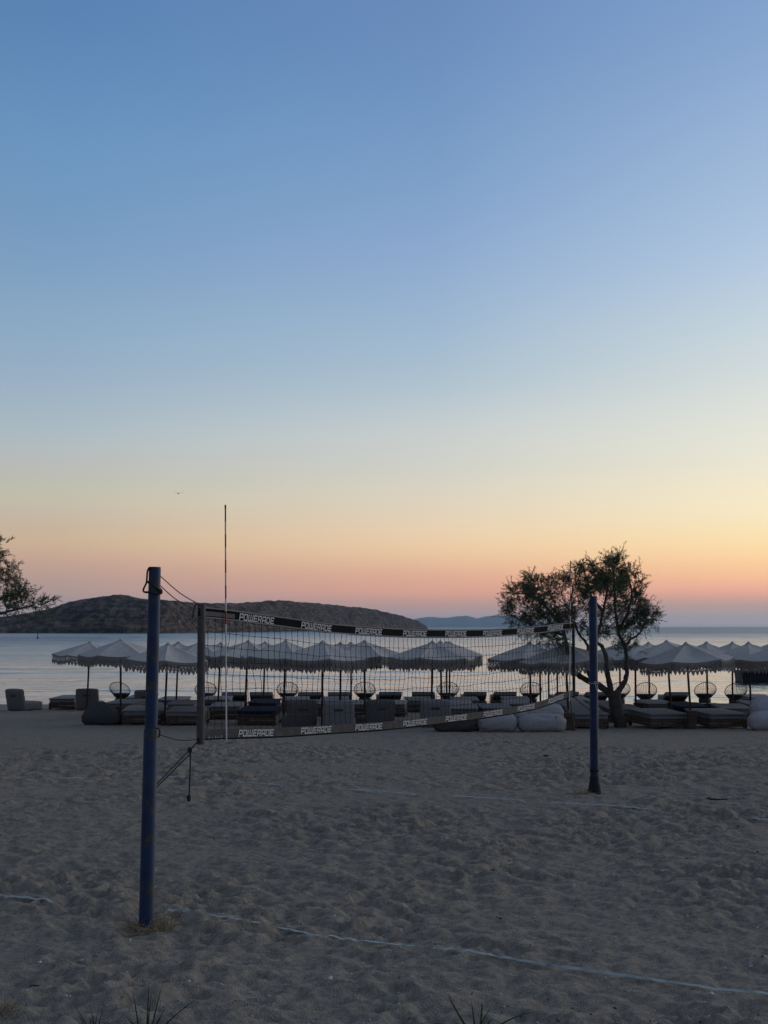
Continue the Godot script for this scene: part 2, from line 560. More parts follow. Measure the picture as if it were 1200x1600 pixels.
func setting() -> void:
	n_broad.seed = 4; n_broad.frequency = 0.55; n_broad.fractal_octaves = 2
	n_mid.seed = 9; n_mid.frequency = 2.1; n_mid.fractal_octaves = 3
	for q in [[n_foot, 4.6, 51], [n_foot2, 9.5, 52]]:
		q[0].noise_type = FastNoiseLite.TYPE_CELLULAR
		q[0].cellular_distance_function = FastNoiseLite.DISTANCE_EUCLIDEAN_SQUARED
		q[0].cellular_return_type = FastNoiseLite.RETURN_DISTANCE
		q[0].fractal_type = FastNoiseLite.FRACTAL_NONE
		q[0].frequency = q[1]
		q[0].seed = q[2]
	n_patch.seed = 23; n_patch.frequency = 0.16; n_patch.fractal_octaves = 2
	n_small.seed = 19; n_small.frequency = 5.5; n_small.fractal_octaves = 2
	var xs := grow(0.0, 3.4, 0.036, 0.036)
	xs.append_array(grow(3.4, 14.0, 0.037, 0.12).slice(1))
	xs.append_array(grow(14.0, 40.0, 0.3, 2.0).slice(1))
	xs.append_array([60.0, 100.0, 200.0, 600.0])
	xs = mirror(xs)
	var zs := [120.0, 30.0, 5.0, 0.0, -3.0]
	zs.append_array(neg(grow(5.0, 18.0, 0.033, 0.055)))
	zs.append_array(neg(grow(18.0, 44.0, 0.055, 0.14).slice(1)))
	zs.append_array(neg(grow(44.0, 66.0, 0.3, 0.6).slice(1)))
	zs.append_array([-76.0, -120.0])
	var sand := inst(gridmesh(xs, zs, gy, 0.8), "sand_beach", M.sand, self)
	meta(sand, "trampled grey sand of the beach sloping to the sea", "sand", "", "structure")

	# the sea: small swells near the beach, one sheet out to the horizon
	var sx := grow(0.0, 45.0, 0.9, 1.2)
	sx.append_array(grow(45.0, 240.0, 2.0, 14.0).slice(1))
	sx.append_array([300.0, 450.0, 700.0, 1500.0, 4000.0, 9000.0])
	sx = mirror(sx)
	var sz := neg(grow(60.0, 130.0, 0.32, 0.5))
	sz.append_array(neg(grow(130.0, 320.0, 0.7, 3.0).slice(1)))
	sz.append_array(neg(grow(320.0, 900.0, 6.0, 30.0).slice(1)))
	sz.append_array([-1000.0, -1600.0, -3000.0, -6000.0, -9000.0])
	var swn := FastNoiseLite.new()
	swn.seed = 77; swn.frequency = 0.06; swn.fractal_octaves = 3
	var wave := func(x: float, z: float) -> float:
		if z < -320.0 or abs(x) > 300.0: return SEA
		var k: float = clamp((-z - 62.0) / 8.0, 0.15, 1.0) * clamp((320.0 + z) / 120.0, 0.0, 1.0)
		var n := swn.get_noise_2d(x * 0.6, z)
		var h := 0.022 * sin(z * 1.25 + x * 0.10 + n * 5.0) + 0.014 * sin(z * 2.3 - x * 0.22 + n * 8.0) + 0.045 * sin(z * 0.62 + x * 0.05 + n * 3.0)
		return SEA + h * k * (0.8 + n)
	const ZONES := [74.0, 88.0, 110.0, 140.0, 185.0, 250.0, 340.0, 480.0, 700.0]
	var zone := func(x: float, z: float) -> int:
		var q := -z * (1.0 + swn.get_noise_2d(x * 0.3, z * 1.2) * 0.28)
		var k := 0
		while k < ZONES.size() and q > ZONES[k]: k += 1
		var side := x / -z + swn.get_noise_2d(x * 0.5 + 90.0, z * 1.5) * 0.05
		if q < 500.0: k += clampi(int((-0.07 - side) * 22.0), 0, 2)   # a breeze ruffles the left side
		return mini(ZONES.size(), k)
	var sea := inst(split(gridmesh(sx, sz, wave, 0.07), zone, range(10).map(func(i): return M["sea_%d" % i])), "sea", null, self)
	meta(sea, "calm sea mirroring the evening sky out to the horizon", "sea", "", "structure")

	# island: [shore x, shore z, ridge x, ridge z, ridge height above the sea]
	var S := [[-420, -760, -450, -830, 5.0], [-267.2, -745.6, -287.2, -801.6, 6.9], [-223.7, -745.6, -240.5, -801.6, 6.9], [-186.4, -745.6, -200.4, -801.6, 8.2], [-174.0, -745.6, -187.0, -801.6, 10.2], [-164.7, -745.6, -177.0, -801.6, 11.9], [-155.3, -745.6, -167.0, -801.6, 14.9], [-146.0, -745.6, -157.0, -801.6, 17.9], [-136.7, -745.6, -147.0, -801.6, 19.2], [-128.9, -745.6, -138.6, -801.6, 19.6], [-121.2, -745.6, -130.3, -801.6, 18.9], [-115.6, -745.6, -124.2, -801.6, 17.9], [-106.9, -754.9, -115.0, -811.5, 17.4], [-99.3, -794.4, -106.7, -854.0, 16.7], [-90.8, -838.3, -97.6, -901.2, 16.7], [-81.3, -887.3, -87.4, -953.8, 17.9], [-73.5, -928.0, -79.0, -997.6, 19.8], [-64.8, -972.6, -69.7, -1045.5, 21.1], [-52.0, -1039.1, -55.9, -1117.1, 20.9], [-37.2, -1115.5, -40.0, -1199.2, 20.2], [-20.1, -1204.0, -21.6, -1294.3, 19.4], [-5.3, -1280.2, -5.6, -1350.4, 17.8], [11.4, -1366.6, 11.8, -1414.2, 14.4], [23.9, -1431.0, 24.4, -1461.7, 11.7], [34.0, -1483.5, 34.4, -1500.3, 8.2], [41.2, -1520.6, 41.6, -1534.3, 4.5], [44.2, -1536.0, 44.6, -1549.8, 1.0]]
	var hn := FastNoiseLite.new()
	hn.seed = 31; hn.frequency = 0.055; hn.fractal_octaves = 5
	var rn := FastNoiseLite.new()
	rn.seed = 32; rn.frequency = 0.11; rn.fractal_octaves = 4
	rn.fractal_type = FastNoiseLite.FRACTAL_RIDGED
	var sub := 14
	var cols := []
	for i in S.size() - 1:
		for k in sub:
			var t := float(k) / sub
			var a: Array = S[i]; var b: Array = S[i + 1]
			var col := []
			var sh := Vector3(lerpf(a[0], b[0], t), 0, lerpf(a[1], b[1], t))
			var rd := Vector3(lerpf(a[2], b[2], t), 0, lerpf(a[3], b[3], t))
			var hh: float = lerpf(a[4], b[4], t)
			var wdt := sh.distance_to(rd)
			for w in 41:
				var q := w / 20.0
				var p := sh.lerp(rd, q)
				var y: float
				if q < 0.14: y = 0.30 * pow(q / 0.14, 0.6)
				elif q <= 1.0: y = 0.30 + 0.70 * sin((q - 0.14) / 0.86 * PI * 0.5)
				else: y = cos((q - 1.0) * PI * 0.5)
				var edge: float = clamp(hh / 12.0, 0.1, 1.0)
				var nh := hn.get_noise_2d(p.x * 1.0, p.z * 1.0)
				var rr := rn.get_noise_2d(p.x * 1.1, p.z * 0.8)
				var amp: float = clamp(q * 6.0, 0.0, 1.0) * clamp((2.0 - q) * 3.0, 0.0, 1.0)
				var yy := y * hh + amp * edge * (nh * 1.1 + rr * (1.3 if q < 0.6 else 0.25))
				p.x += nh * 2.2 * edge * (1.0 if q < 0.9 else 0.3)
				p.z += rn.get_noise_2d(p.x * 0.7 + 50.0, q * 4.0) * min(wdt * 0.12, 4.0)
				col.append(Vector3(p.x, SEA - 0.4 + yy, p.z))
			cols.append(col)
	var ist := start()
	ist.set_smooth_group(-1)
	for i in cols.size() - 1:
		for w in 40:
			quad(ist, cols[i][w], cols[i][w + 1], cols[i + 1][w + 1], cols[i + 1][w])
	var isl := inst(done(ist), "island_hill", M.rock, self)
	meta(isl, "low dark rocky island across the bay", "island", "", "structure")

	# far mountains, blue with haze
	var ms := [[-600, 0.0], [-183, 4.0], [92, 37.7], [183, 56.0], [312, 76.0], [400, 70.0], [458, 71.0], [573, 85.5], [665, 66.0], [740, 80.0], [802, 90.1], [917, 75.0], [1054, 52.0], [1192, 29.0], [1375, 15.0], [1650, 2.0], [2000, 0.0]]
	var mst := start()
	mst.set_smooth_group(0)
	var mc := []
	for i in ms.size() - 1:
		for k in 10:
			var t := k / 10.0
			var x: float = lerpf(float(ms[i][0]), float(ms[i + 1][0]), t)
			var h: float = lerpf(float(ms[i][1]), float(ms[i + 1][1]), t)
			var col := []
			for w in 13:
				var q := w / 6.0
				var y: float = sin(min(q, 1.0) * PI * 0.5) if q <= 1.0 else cos((q - 1.0) * PI * 0.5)
				var pz := -8000.0 - (q - 1.0) * 500.0
				var nh := hn.get_noise_2d(x * 0.18, pz * 0.12) * minf(h, 30.0) * 0.18
				col.append(Vector3(x * 0.727, SEA - 2.0 + (y * h + (nh if w > 0 and w < 12 else 0.0)) * 0.727, pz))
			mc.append(col)
	for i in mc.size() - 1:
		for w in 12:
			quad(mst, mc[i][w], mc[i][w + 1], mc[i + 1][w + 1], mc[i + 1][w])
	var mo := inst(done(mst), "distant_mountains", M.mountain, self)
	meta(mo, "hazy blue mountains far beyond the sea horizon", "mountains", "", "structure")

# ------------------------------------------------------------------ volleyball net
const PA := Vector3(-1.742, 0, -11.437)
const PB := Vector3(2.781, 0, -20.507)
var D := Vector3(0.44627, 0, -0.8949)
var N := Vector3(0.8949, 0, 0.44627)
const TOPH := [[0.645, 2.354], [1.519, 2.306], [2.861, 2.223], [4.479, 2.174], [6.469, 2.168], [8.074, 2.202], [9.36, 2.25]]
const BOTH := [[0.645, 1.323], [1.78, 1.271], [2.866, 1.236], [3.904, 1.205], [5.412, 1.190], [6.457, 1.187], [8.053, 1.215], [9.36, 1.312]]

func curve(tab: Array, s: float) -> float:
	var j := 0
	while j < tab.size() - 2 and s > tab[j + 1][0]: j += 1
	var t: float = (s - tab[j][0]) / (tab[j + 1][0] - tab[j][0])
	var a: float = tab[max(j - 1, 0)][1]; var b: float = tab[j][1]; var c: float = tab[j + 1][1]; var d: float = tab[min(j + 2, tab.size() - 1)][1]
	return cubic_interpolate(b, c, a, d, t)

func netp(s: float, y: float, off := 0.0) -> Vector3:
	return PA + D * s + N * off + Vector3(0, y, 0)

func letters() -> ArrayMesh:
	# square, wide sans capitals drawn with bars; each letter in a box 1 wide and 1 high
	var G := {
		"P": [[0, 0, .19, 1], [.19, .82, 1, 1], [.81, .34, 1, .82], [.19, .34, .81, .52]],
		"O": [[0, 0, .19, 1], [.81, 0, 1, 1], [.19, .82, .81, 1], [.19, 0, .81, .18]],
		"W": [[0, 0, .14, 1], [.43, 0, .57, 1], [.86, 0, 1, 1], [.14, 0, .43, .18], [.57, 0, .86, .18]],
		"E": [[0, 0, .19, 1], [.19, .82, 1, 1], [.19, .41, .9, .59], [.19, 0, 1, .18]],
		"R": [[0, 0, .19, 1], [.19, .82, 1, 1], [.81, .5, 1, .82], [.19, .34, .86, .52], [.72, 0, .93, .34]],
		"A": [[0, 0, .19, .86], [.81, 0, 1, 1], [.12, .82, .81, 1], [.19, .28, .81, .46]],
		"D": [[0, 0, .19, 1], [.81, .14, 1, .86], [.19, .82, .88, 1], [.19, 0, .88, .18]],
	}
	var st := start()
	var word := "POWERADE"
	var total := 0.55
	var hgt := 0.056
	var x := 0.0
	var widths := []
	for ch in word: widths.append(1.35 if ch == "W" else 1.0)
	var sum := 0.0
	for w in widths: sum += w
	var unit := (total - 0.012 * 7) / sum
	for i in word.length():
		for r in G[word[i]]:
			var x0: float = x + r[0] * unit * widths[i]; var x1: float = x + r[2] * unit * widths[i]
			var y0: float = r[1] * hgt; var y1: float = r[3] * hgt
			var p := []
			for zz in [0.0, 0.002]:
				for c in [[x0, y0], [x1, y0], [x1, y1], [x0, y1]]:
					p.append(Vector3(c[0] - total * 0.5 + (c[1] - hgt * 0.5) * 0.22, c[1] - hgt * 0.5, zz))
			st.set_smooth_group(-1)
			quad(st, p[4], p[7], p[6], p[5])
			for k in 4:
				quad(st, p[k], p[(k + 1) % 4], p[4 + (k + 1) % 4], p[4 + k])
		x += unit * widths[i] + 0.012
	return done(st)

func band(tab: Array, over: float, hgt: float, th: float, s0: float, s1: float) -> ArrayMesh:
	# a strip hanging from the curve: its upper edge is `over` above it
	var st := start()
	var n := 120
	var ring := []
	for i in n + 1:
		var s: float = lerpf(s0, s1, float(i) / n)
		var y := curve(tab, s) + over
		var tw := 0.004 * sin(s * 2.3) * 0.0
		ring.append([netp(s, y, th * 0.5 + tw), netp(s, y - hgt, th * 0.5 - tw), netp(s, y - hgt, -th * 0.5 - tw), netp(s, y, -th * 0.5 + tw)])
	st.set_smooth_group(-1)
	for i in n:
		for k in 4:
			var j := (k + 1) % 4
			quad(st, ring[i][k], ring[i + 1][k], ring[i + 1][j], ring[i][j])
	quad(st, ring[0][0], ring[0][1], ring[0][2], ring[0][3])
	quad(st, ring[n][3], ring[n][2], ring[n][1], ring[n][0])
	return done(st)

func net_and_posts() -> void:
	# posts
	var g0 := gy(PA.x, PA.z)
	var base := Vector3(PA.x, g0, PA.z)
	var lp := thing("net_post", "tall weathered blue steel post nearest the camera, holding the net's left end", "post", base, 0.0, "volleyball net posts")
	var dirn := (Vector3(-1.706, 2.619, -11.437) - base).normalized()
	var mid := base + dirn * 1.42
	inst(tubemesh([base - dirn * 0.35, mid - dirn * 0.02, mid], [0.0535, 0.0525, 0.048], 20), "outer_sleeve", M.blue, lp)
	inst(tubemesh([mid - dirn * 0.01, mid + dirn * 1.18, mid + dirn * 1.195], [0.0465, 0.0445, 0.042], 20), "inner_pipe", M.blue, lp)
	# clamp hook where the sleeve ends
	var hk := []
	for k in 9:
		var a := -0.6 + k * 0.42
		hk.append(mid + Vector3(0.048 + 0.022 * sin(a), 0.005 - 0.035 + 0.035 * cos(a), 0.02))
	inst(tubemesh(hk, [0.006], 6), "hook", M.dark, lp)
	rebase(lp, base)
	var g1 := gy(PB.x, PB.z)
	var rb := Vector3(PB.x, g1, PB.z)
	var rp := thing("net_post", "blue post on a black boot at the net's far right end", "post", rb, 0.0, "volleyball net posts")
	inst(tubemesh([rb - Vector3(0, 0.1, 0), rb + Vector3(0.005, 2.6, 0), rb + Vector3(0.005, 2.61, 0)], [0.056, 0.056, 0.05], 20), "pipe", M.blue2, rp)
	inst(lathe([[0.0, -0.15], [0.088, -0.15], [0.092, 0.0], [0.09, 0.03], [0.082, 0.09], [0.066, 0.16], [0.062, 0.22], [0.058, 0.235]], 20), "boot", M.rubber, rp, rb)
	inst(lathe([[0.057, 0.29], [0.063, 0.295], [0.063, 0.325], [0.057, 0.33]], 20), "collar", M.rubber, rp, rb)
	rebase(rp, rb)

	# net
	var net := thing("volleyball_net", "black volleyball net with lettered bands strung between the two blue posts", "net")
	var s0 := 0.70
	var s1 := 9.36
	var st := start()
	st.set_smooth_group(-1)
	var nzn := FastNoiseLite.new()
	nzn.seed = 5; nzn.frequency = 0.9
	var hole := func(s: float, f: float) -> Vector2:
		# a stretched gap in the mesh under the top band
		var d := Vector2(s - 2.97, (f - 0.02) * 0.9)
		var k := exp(-(d.x * d.x) / 0.02 - d.y * d.y / 0.003)
		return Vector2(sign(d.x) * 0.03 * k, 0.012 * k)
	var pt := func(s: float, f: float) -> Vector3:
		var yt := curve(TOPH, s) - 0.085
		var yb := curve(BOTH, s) + 0.075
		var w := f * (1.0 - f) * 4.0
		var hd: Vector2 = hole.call(s, f)
		return netp(s + nzn.get_noise_2d(s * 2.0, f * 3.0) * 0.02 * w + hd.x, lerpf(yt, yb, f) + nzn.get_noise_2d(s * 1.3 + 40.0, f * 4.0) * 0.022 * w + hd.y, nzn.get_noise_2d(s * 1.1 + 90.0, f * 2.0) * 0.04 * w)
	var nv := 86
	var nr := 8
	var cw := 0.0021
	for i in nv + 1:
		var s: float = lerpf(s0, s1, float(i) / nv)
		var pts := []
		for k in 17: pts.append(pt.call(s, k / 16.0))
		tube(st, pts, [cw], 4, false)
	for r in range(0, nr + 1):
		var pts := []
		for i in nv * 2 + 1: pts.append(pt.call(lerpf(s0, s1, float(i) / (nv * 2)), float(r) / nr))
		tube(st, pts, [cw], 4, false)
	# knots
	for i in nv + 1:
		for r in range(1, nr):
			var c: Vector3 = pt.call(lerpf(s0, s1, float(i) / nv), float(r) / nr)
			bbox(st, c, Vector3(0.008, 0.008, 0.008))
	inst(done(st), "netting", M.netcord, net)
	var tb := inst(band(TOPH, 0.0, 0.083, 0.010, 0.66, 9.40), "top_band", M.band_top, net)
	var bb := inst(band(BOTH, 0.078, 0.08, 0.010, 0.74, 9.38), "bottom_band", M.band_bottom, net)
	inst(band(TOPH, 0.003, 0.011, 0.014, 0.66, 9.40), "piping", M.piping, tb)
	inst(band(TOPH, -0.073, 0.010, 0.014, 0.66, 9.40), "piping", M.piping, tb)
	inst(band(BOTH, 0.006, 0.012, 0.014, 0.74, 9.38), "piping", M.band_top, bb)
	inst(band(TOPH, -0.03, 0.035, 0.013, 0.72, 1.18), "tension_strap", M.sleeve, tb)
	var lm := letters()
	for k in 8:
		for q in 2:
			var s: float = 1.525 + k * 1.022
			var tab: Array = TOPH if q == 0 else BOTH
			var off := -0.042 if q == 0 else 0.041
			var slope := (curve(tab, s + 0.2) - curve(tab, s - 0.2)) / 0.4
			var xd := (D + Vector3(0, slope, 0)).normalized()
			var b := Basis(xd, N.cross(xd).normalized(), N)
			inst(lm, "lettering", M.letter, tb if q == 0 else bb, netp(s, curve(tab, s) + off, 0.0065), b)
	# end stiffeners
	inst(tubemesh([netp(0.70, 1.285), netp(0.70, 2.375)], [0.031], 10), "end_sleeve", M.sleeve, net)
	inst(tubemesh([netp(9.36, 1.29), netp(9.36, 2.27)], [0.02], 10), "end_sleeve", M.dark, net)
	# frayed sticker remains at the lower left of the band
	var fs := start()
	for k in 5:
		var s := 0.80 + k * 0.045
		quad(fs, netp(s, 1.31 + 0.008 * sin(k * 2.1), 0.0068), netp(s + 0.03, 1.308, 0.0068), netp(s + 0.024, 1.335 + 0.01 * cos(k * 3.0), 0.0068), netp(s + 0.004, 1.335, 0.0068))
	inst(done(fs), "torn_label", M.piping, bb)
	var nb := netp(5.0, 0.0)
	nb.y = gy(nb.x, nb.z)
	rebase(net, nb)

	# antennas
	var ants := [
		[netp(1.04, 1.29, 0.022), netp(1.0, 3.146, 0.022), "thin red and white striped rod standing up from the net's near left end"],
		[netp(9.13, 1.25, 0.022), netp(9.22, 3.012, 0.022), "thin red and white striped rod on the net's far end before the tree"]]
	for a in ants:
		var t := thing("net_antenna", a[2], "antenna", Vector3.ZERO, 0.0, "striped antennas on the net")
		var p0: Vector3 = a[0]; var p1: Vector3 = a[1]
		var n := 18
		for i in n:
			var f0 := float(i) / n; var f1 := float(i + 1) / n
			var is_red := i >= 9 and (i % 2 == 1)
			inst(tubemesh([p0.lerp(p1, f0), p0.lerp(p1, f1)], [0.0062], 8), "red_stripe" if is_red else "white_stripe", M.red if is_red else M.white, t)
		inst(tubemesh([p1, p1 + (p1 - p0).normalized() * 0.03], [0.007], 8), "tip", M.dark, t)
		rebase(t, p0)

	# ropes
	var pl: Vector3 = PA + Vector3(0.03, 0, 0)
	rope("guy_rope", "upper reddish cord from the near post's top to the net", [lp.position + dirn * 2.565 + D * 0.04, netp(0.40, 2.455), netp(0.705, 2.362)], 0.004, M.rope_brown)
	rope("guy_rope", "lower reddish cord from the near post's top to the net", [lp.position + dirn * 2.495 + D * 0.04, netp(0.35, 2.405), netp(0.62, 2.335), netp(0.68, 2.34)], 0.004, M.rope_brown)
	rope("spacer_cord", "thin level cord between the near post and the net's lower corner", [base + dirn * 1.385 + D * 0.046, netp(0.4, 1.338), netp(0.70, 1.325)], 0.0035, M.rope_dark)
	var knot := netp(0.556, 1.251)
	var tr := thing("tension_rope", "dark doubled rope from the near post to the net's lower corner with hanging tail", "rope")
	var foot := base + dirn * 0.985 + D * 0.05
	inst(tubemesh([foot, knot + Vector3(0, 0.006, 0)], [0.005], 6), "strand", M.rope_dark, tr)
	inst(tubemesh([foot + Vector3(0.01, -0.012, 0), knot + Vector3(0.008, -0.022, 0)], [0.005], 6), "strand", M.rope_dark, tr)
	inst(tubemesh([knot, netp(0.63, 1.292), netp(0.70, 1.33)], [0.007, 0.006, 0.007], 6), "lashing", M.rope_dark, tr)
	inst(soft(Vector3(0.034, 0.04, 0.03), 0.012, 0.002, 5, 3, 0.008), "knot", M.rope_dark, tr, knot)
	inst(soft(Vector3(0.024, 0.04, 0.022), 0.01, 0.002, 5, 4, 0.006), "knot", M.rope_dark, tr, netp(0.675, 1.315))
	inst(tubemesh([knot, netp(0.562, 1.15), netp(0.556, 1.02), netp(0.548, 0.90)], [0.0055], 6), "tail", M.rope_dark, tr)
	inst(soft(Vector3(0.026, 0.05, 0.024), 0.01, 0.002, 5, 5, 0.01), "end_knot", M.rope_dark, tr, netp(0.546, 0.885))
	rebase(tr, foot)
	rope("loose_cord", "short black cord end drooping at the net's upper left corner", [netp(0.71, 2.345), netp(0.65, 2.375), netp(0.60, 2.35), netp(0.575, 2.26)], 0.006, M.rope_dark)
	# wrap round the near post
	var wp := []
	var wc := base + dirn * 2.44
	for k in 26:
		var a := TAU * k / 12.0
		wp.append(wc + Vector3(cos(a) * 0.054, -0.035 * sin(a * 0.5) - 0.02 * cos(a) + 0.002 * k * 0.3, sin(a) * 0.054))
	wp.append(wc + Vector3(-0.075, -0.01, 0.02))
	wp.append(wc + Vector3(-0.056, 0.06, 0.02))
	wp.append(wc + Vector3(-0.05, 0.14, 0.02))
	wp.append(wc + Vector3(-0.03, 0.17, 0.043))
	rope("rope_wrap", "dark rope wound round the near post below its top", wp, 0.0075, M.rope_dark)
	# right post
	rope("pale_rope", "pale rope slanting from the far post's top to the net corner", [rb + Vector3(-0.02, 2.585, 0.0) - D * 0.05, netp(9.75, 2.43), netp(9.6, 2.36), netp(9.38, 2.245)], 0.008, M.rope_pale)
	var wr := []
	for k in 16:
		var a := TAU * k / 12.0
		wr.append(rb + Vector3(0.003 + cos(a) * 0.063, 1.45 + 0.0015 * k, sin(a) * 0.063))
	wr.append(rb + Vector3(0.02, 1.42, 0.075))
	wr.append(rb + Vector3(0.045, 1.34, 0.07))
	rope("pale_cord_wrap", "thin pale cord tied round the far post's middle", wr, 0.006, M.rope_pale)
	rope("guy_rope", "dark rope from the net's lower right corner down to the far post", [netp(9.38, 1.30), netp(9.65, 1.20), netp(10.09, 1.08)], 0.007, M.rope_dark)
	rope("strap", "loose dark strap hanging below the net's lower right corner", [netp(9.14, 1.27, 0.03), netp(9.2, 1.1, 0.03), netp(9.28, 0.93, 0.03)], 0.008, M.sleeve)

func rope(called: String, label: String, pts: Array, r: float, m: Material) -> void:
	var fine := []
	for i in pts.size() - 1:
		for k in 5:
			var a: Vector3 = pts[max(i - 1, 0)]; var b: Vector3 = pts[i]; var c: Vector3 = pts[i + 1]; var d: Vector3 = pts[min(i + 2, pts.size() - 1)]
			fine.append(b.cubic_interpolate(c, a, d, k / 5.0))
	fine.append(pts[-1])
	var p0: Vector3 = pts[0]
	var o := inst(tubemesh(fine.map(func(q): return q - p0), [r], 6), called, m, self, p0)
	meta(o, label, "rope")

# ------------------------------------------------------------------ beach furniture
var cm := {}   # shared meshes

func parasol_meshes() -> void:
	var R := 1.30
	var rise := 0.42
	var st := start()
	st.set_smooth_group(0)
	var nr := 8
	var ns := 8
	var pos := func(side: int, s: float, f: float) -> Vector3:
		var a0 := TAU * side / 6.0; var a1 := TAU * (side + 1) / 6.0
		var c := Vector3(cos(a0), 0, sin(a0)).lerp(Vector3(cos(a1), 0, sin(a1)), s) * R * f
		var y := -rise * pow(f, 1.12) - 0.035 * (1.0 - exp(-f * 16.0))
		y -= sin(PI * s) * (0.04 * f * f + 0.02 * f)
		return Vector3(c.x, y, c.z)
	# three canopies that sag and crease differently; their hems stay the same
	var cn := FastNoiseLite.new()
	cn.frequency = 1.6
	cn.fractal_octaves = 2
	cm.canopy = []
	for variant in 3:
		cn.seed = 60 + variant
		st = start()
		for side in 6:
			st.set_smooth_group(side + 1)
			for i in nr:
				for k in ns:
					var q := []
					for e in [[k, i], [k + 1, i], [k + 1, i + 1], [k, i + 1]]:
						var ff := float(e[1]) / nr; var ss := float(e[0]) / ns
						var p: Vector3 = pos.call(side, ss, ff)
						p.y += cn.get_noise_2d(p.x, p.z) * 0.07 * sin(PI * ss) * sin(PI * minf(ff * 1.1, 1.0)) - 0.03 * variant * sin(PI * ss) * sin(PI * ff)
						q.append(p)
					quad(st, q[0], q[1], q[2], q[3])
		cm.canopy.append(done(st))
	# lace valance of one side
	st = start()
	st.set_smooth_group(-1)
	var edge := func(s: float, h: float) -> Vector3:
		var p: Vector3 = pos.call(0, clamp(s, 0.0, 1.0), 1.0)
		return p + Vector3(0, -h, 0) + Vector3(p.x, 0, p.z).normalized() * (0.012 + 0.02 * sin(s * 25.0) * h / 0.3)
	var nc := 11
	var rg := RandomNumberGenerator.new()
	rg.seed = 5
	for c in nc:
		var a := float(c) / nc; var b := float(c + 1) / nc
		quad(st, edge.call(a, 0.0), edge.call(b, 0.0), edge.call(b, 0.055), edge.call(a, 0.055))
		for r in 2:
			var h0 := 0.05 + r * 0.09; var h1 := h0 + 0.09
			var wd := 0.0135
			quad(st, edge.call(a - wd, h0), edge.call(a + wd, h0), edge.call(b + wd, h1), edge.call(b - wd, h1))
			quad(st, edge.call(b - wd, h0), edge.call(b + wd, h0), edge.call(a + wd, h1), edge.call(a - wd, h1))
			quad(st, edge.call(a - 0.007, h0), edge.call(a + 0.007, h0), edge.call(a + 0.007, h1), edge.call(a - 0.007, h1))
		quad(st, edge.call(a, 0.215), edge.call(b, 0.215), edge.call(b, 0.238), edge.call(a, 0.238))
		var m := (a + b) * 0.5
		var q := 0.042
		var tip := 0.325 + rg.randf_range(-0.02, 0.03)
		quad(st, edge.call(m - q, 0.236), edge.call(m + q, 0.236), edge.call(m + 0.02, tip - 0.03), edge.call(m - 0.02, tip - 0.03))
		tri(st, edge.call(m - 0.02, tip - 0.03), edge.call(m + 0.02, tip - 0.03), edge.call(m, tip))
	cm.lace = done(st)
	cm.finial = lathe([[0.0, 0.035], [0.02, 0.03], [0.045, 0.0], [0.085, -0.035], [0.0, -0.04]], 10)
	cm.ppole = tubemesh([Vector3(0, -2.75, 0), Vector3(0, -0.02, 0)], [0.034, 0.030], 8)
	cm.rib = tubemesh([Vector3(0.03, -0.06, 0), Vector3(R * 0.25, -rise * 0.21 - 0.06, 0), Vector3(R * 0.5, -rise * 0.46 - 0.058, 0), Vector3(R * 0.985, -rise - 0.05, 0)], [0.010], 5)

func parasol(x: float, z: float, h: float, lean: float, turn: float, label: String) -> void:
	var base := Vector3(x + lean, gy(x + lean, z), z)
	var t := thing("beach_parasol", label, "parasol", base, 0.0, "fringed beach parasols")
	t.rotation = Vector3(rng.randf_range(-0.025, 0.02), 0, lean / h + rng.randf_range(-0.012, 0.012))
	var hh := gbase(z) + h - base.y
	var tb := Basis(Vector3.UP, turn)
	var at := Vector3(0, hh, 0)
	inst(cm.ppole, "pole", M.pole, t, at, tb)
	inst(cm.canopy[rng.randi() % 3], "canopy", M.canopy, t, at, tb)
	inst(cm.finial, "finial", M.canopy, t, at, tb)
	for k in 6:
		var b := Basis(Vector3.UP, turn - TAU * k / 6.0)
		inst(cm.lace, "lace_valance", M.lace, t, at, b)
		inst(cm.rib, "rib", M.pole, t, at, b)

func bed_meshes() -> void:
	cm.leg = boxmesh(Vector3(0.08, 0.14, 0.08), 0.006)
	cm.end_board = boxmesh(Vector3(0.94, 0.092, 0.026), 0.005)
	cm.side_board = boxmesh(Vector3(0.026, 0.092, 1.96), 0.005)
	cm.deck = boxmesh(Vector3(0.90, 0.02, 1.90), 0.004)
	cm.mattress = soft(Vector3(0.91, 0.12, 1.93), 0.02, 0.004, 10, 2, 0.005)
	cm.topper = soft(Vector3(0.97, 0.045, 2.01), 0.018, 0.012, 12, 3, 0.010)
	cm.mat_flat = soft(Vector3(0.95, 0.11, 1.30), 0.02, 0.004, 8, 6, 0.005)
	cm.top_flat = soft(Vector3(0.95, 0.045, 1.31), 0.018, 0.012, 10, 5, 0.010)
	cm.top_back = soft(Vector3(0.95, 0.045, 0.73), 0.018, 0.012, 10, 4, 0.010)
	cm.mat_back = soft(Vector3(0.95, 0.10, 0.72), 0.02, 0.004, 8, 7, 0.005)
	cm.back_board = boxmesh(Vector3(0.90, 0.022, 0.70), 0.004)

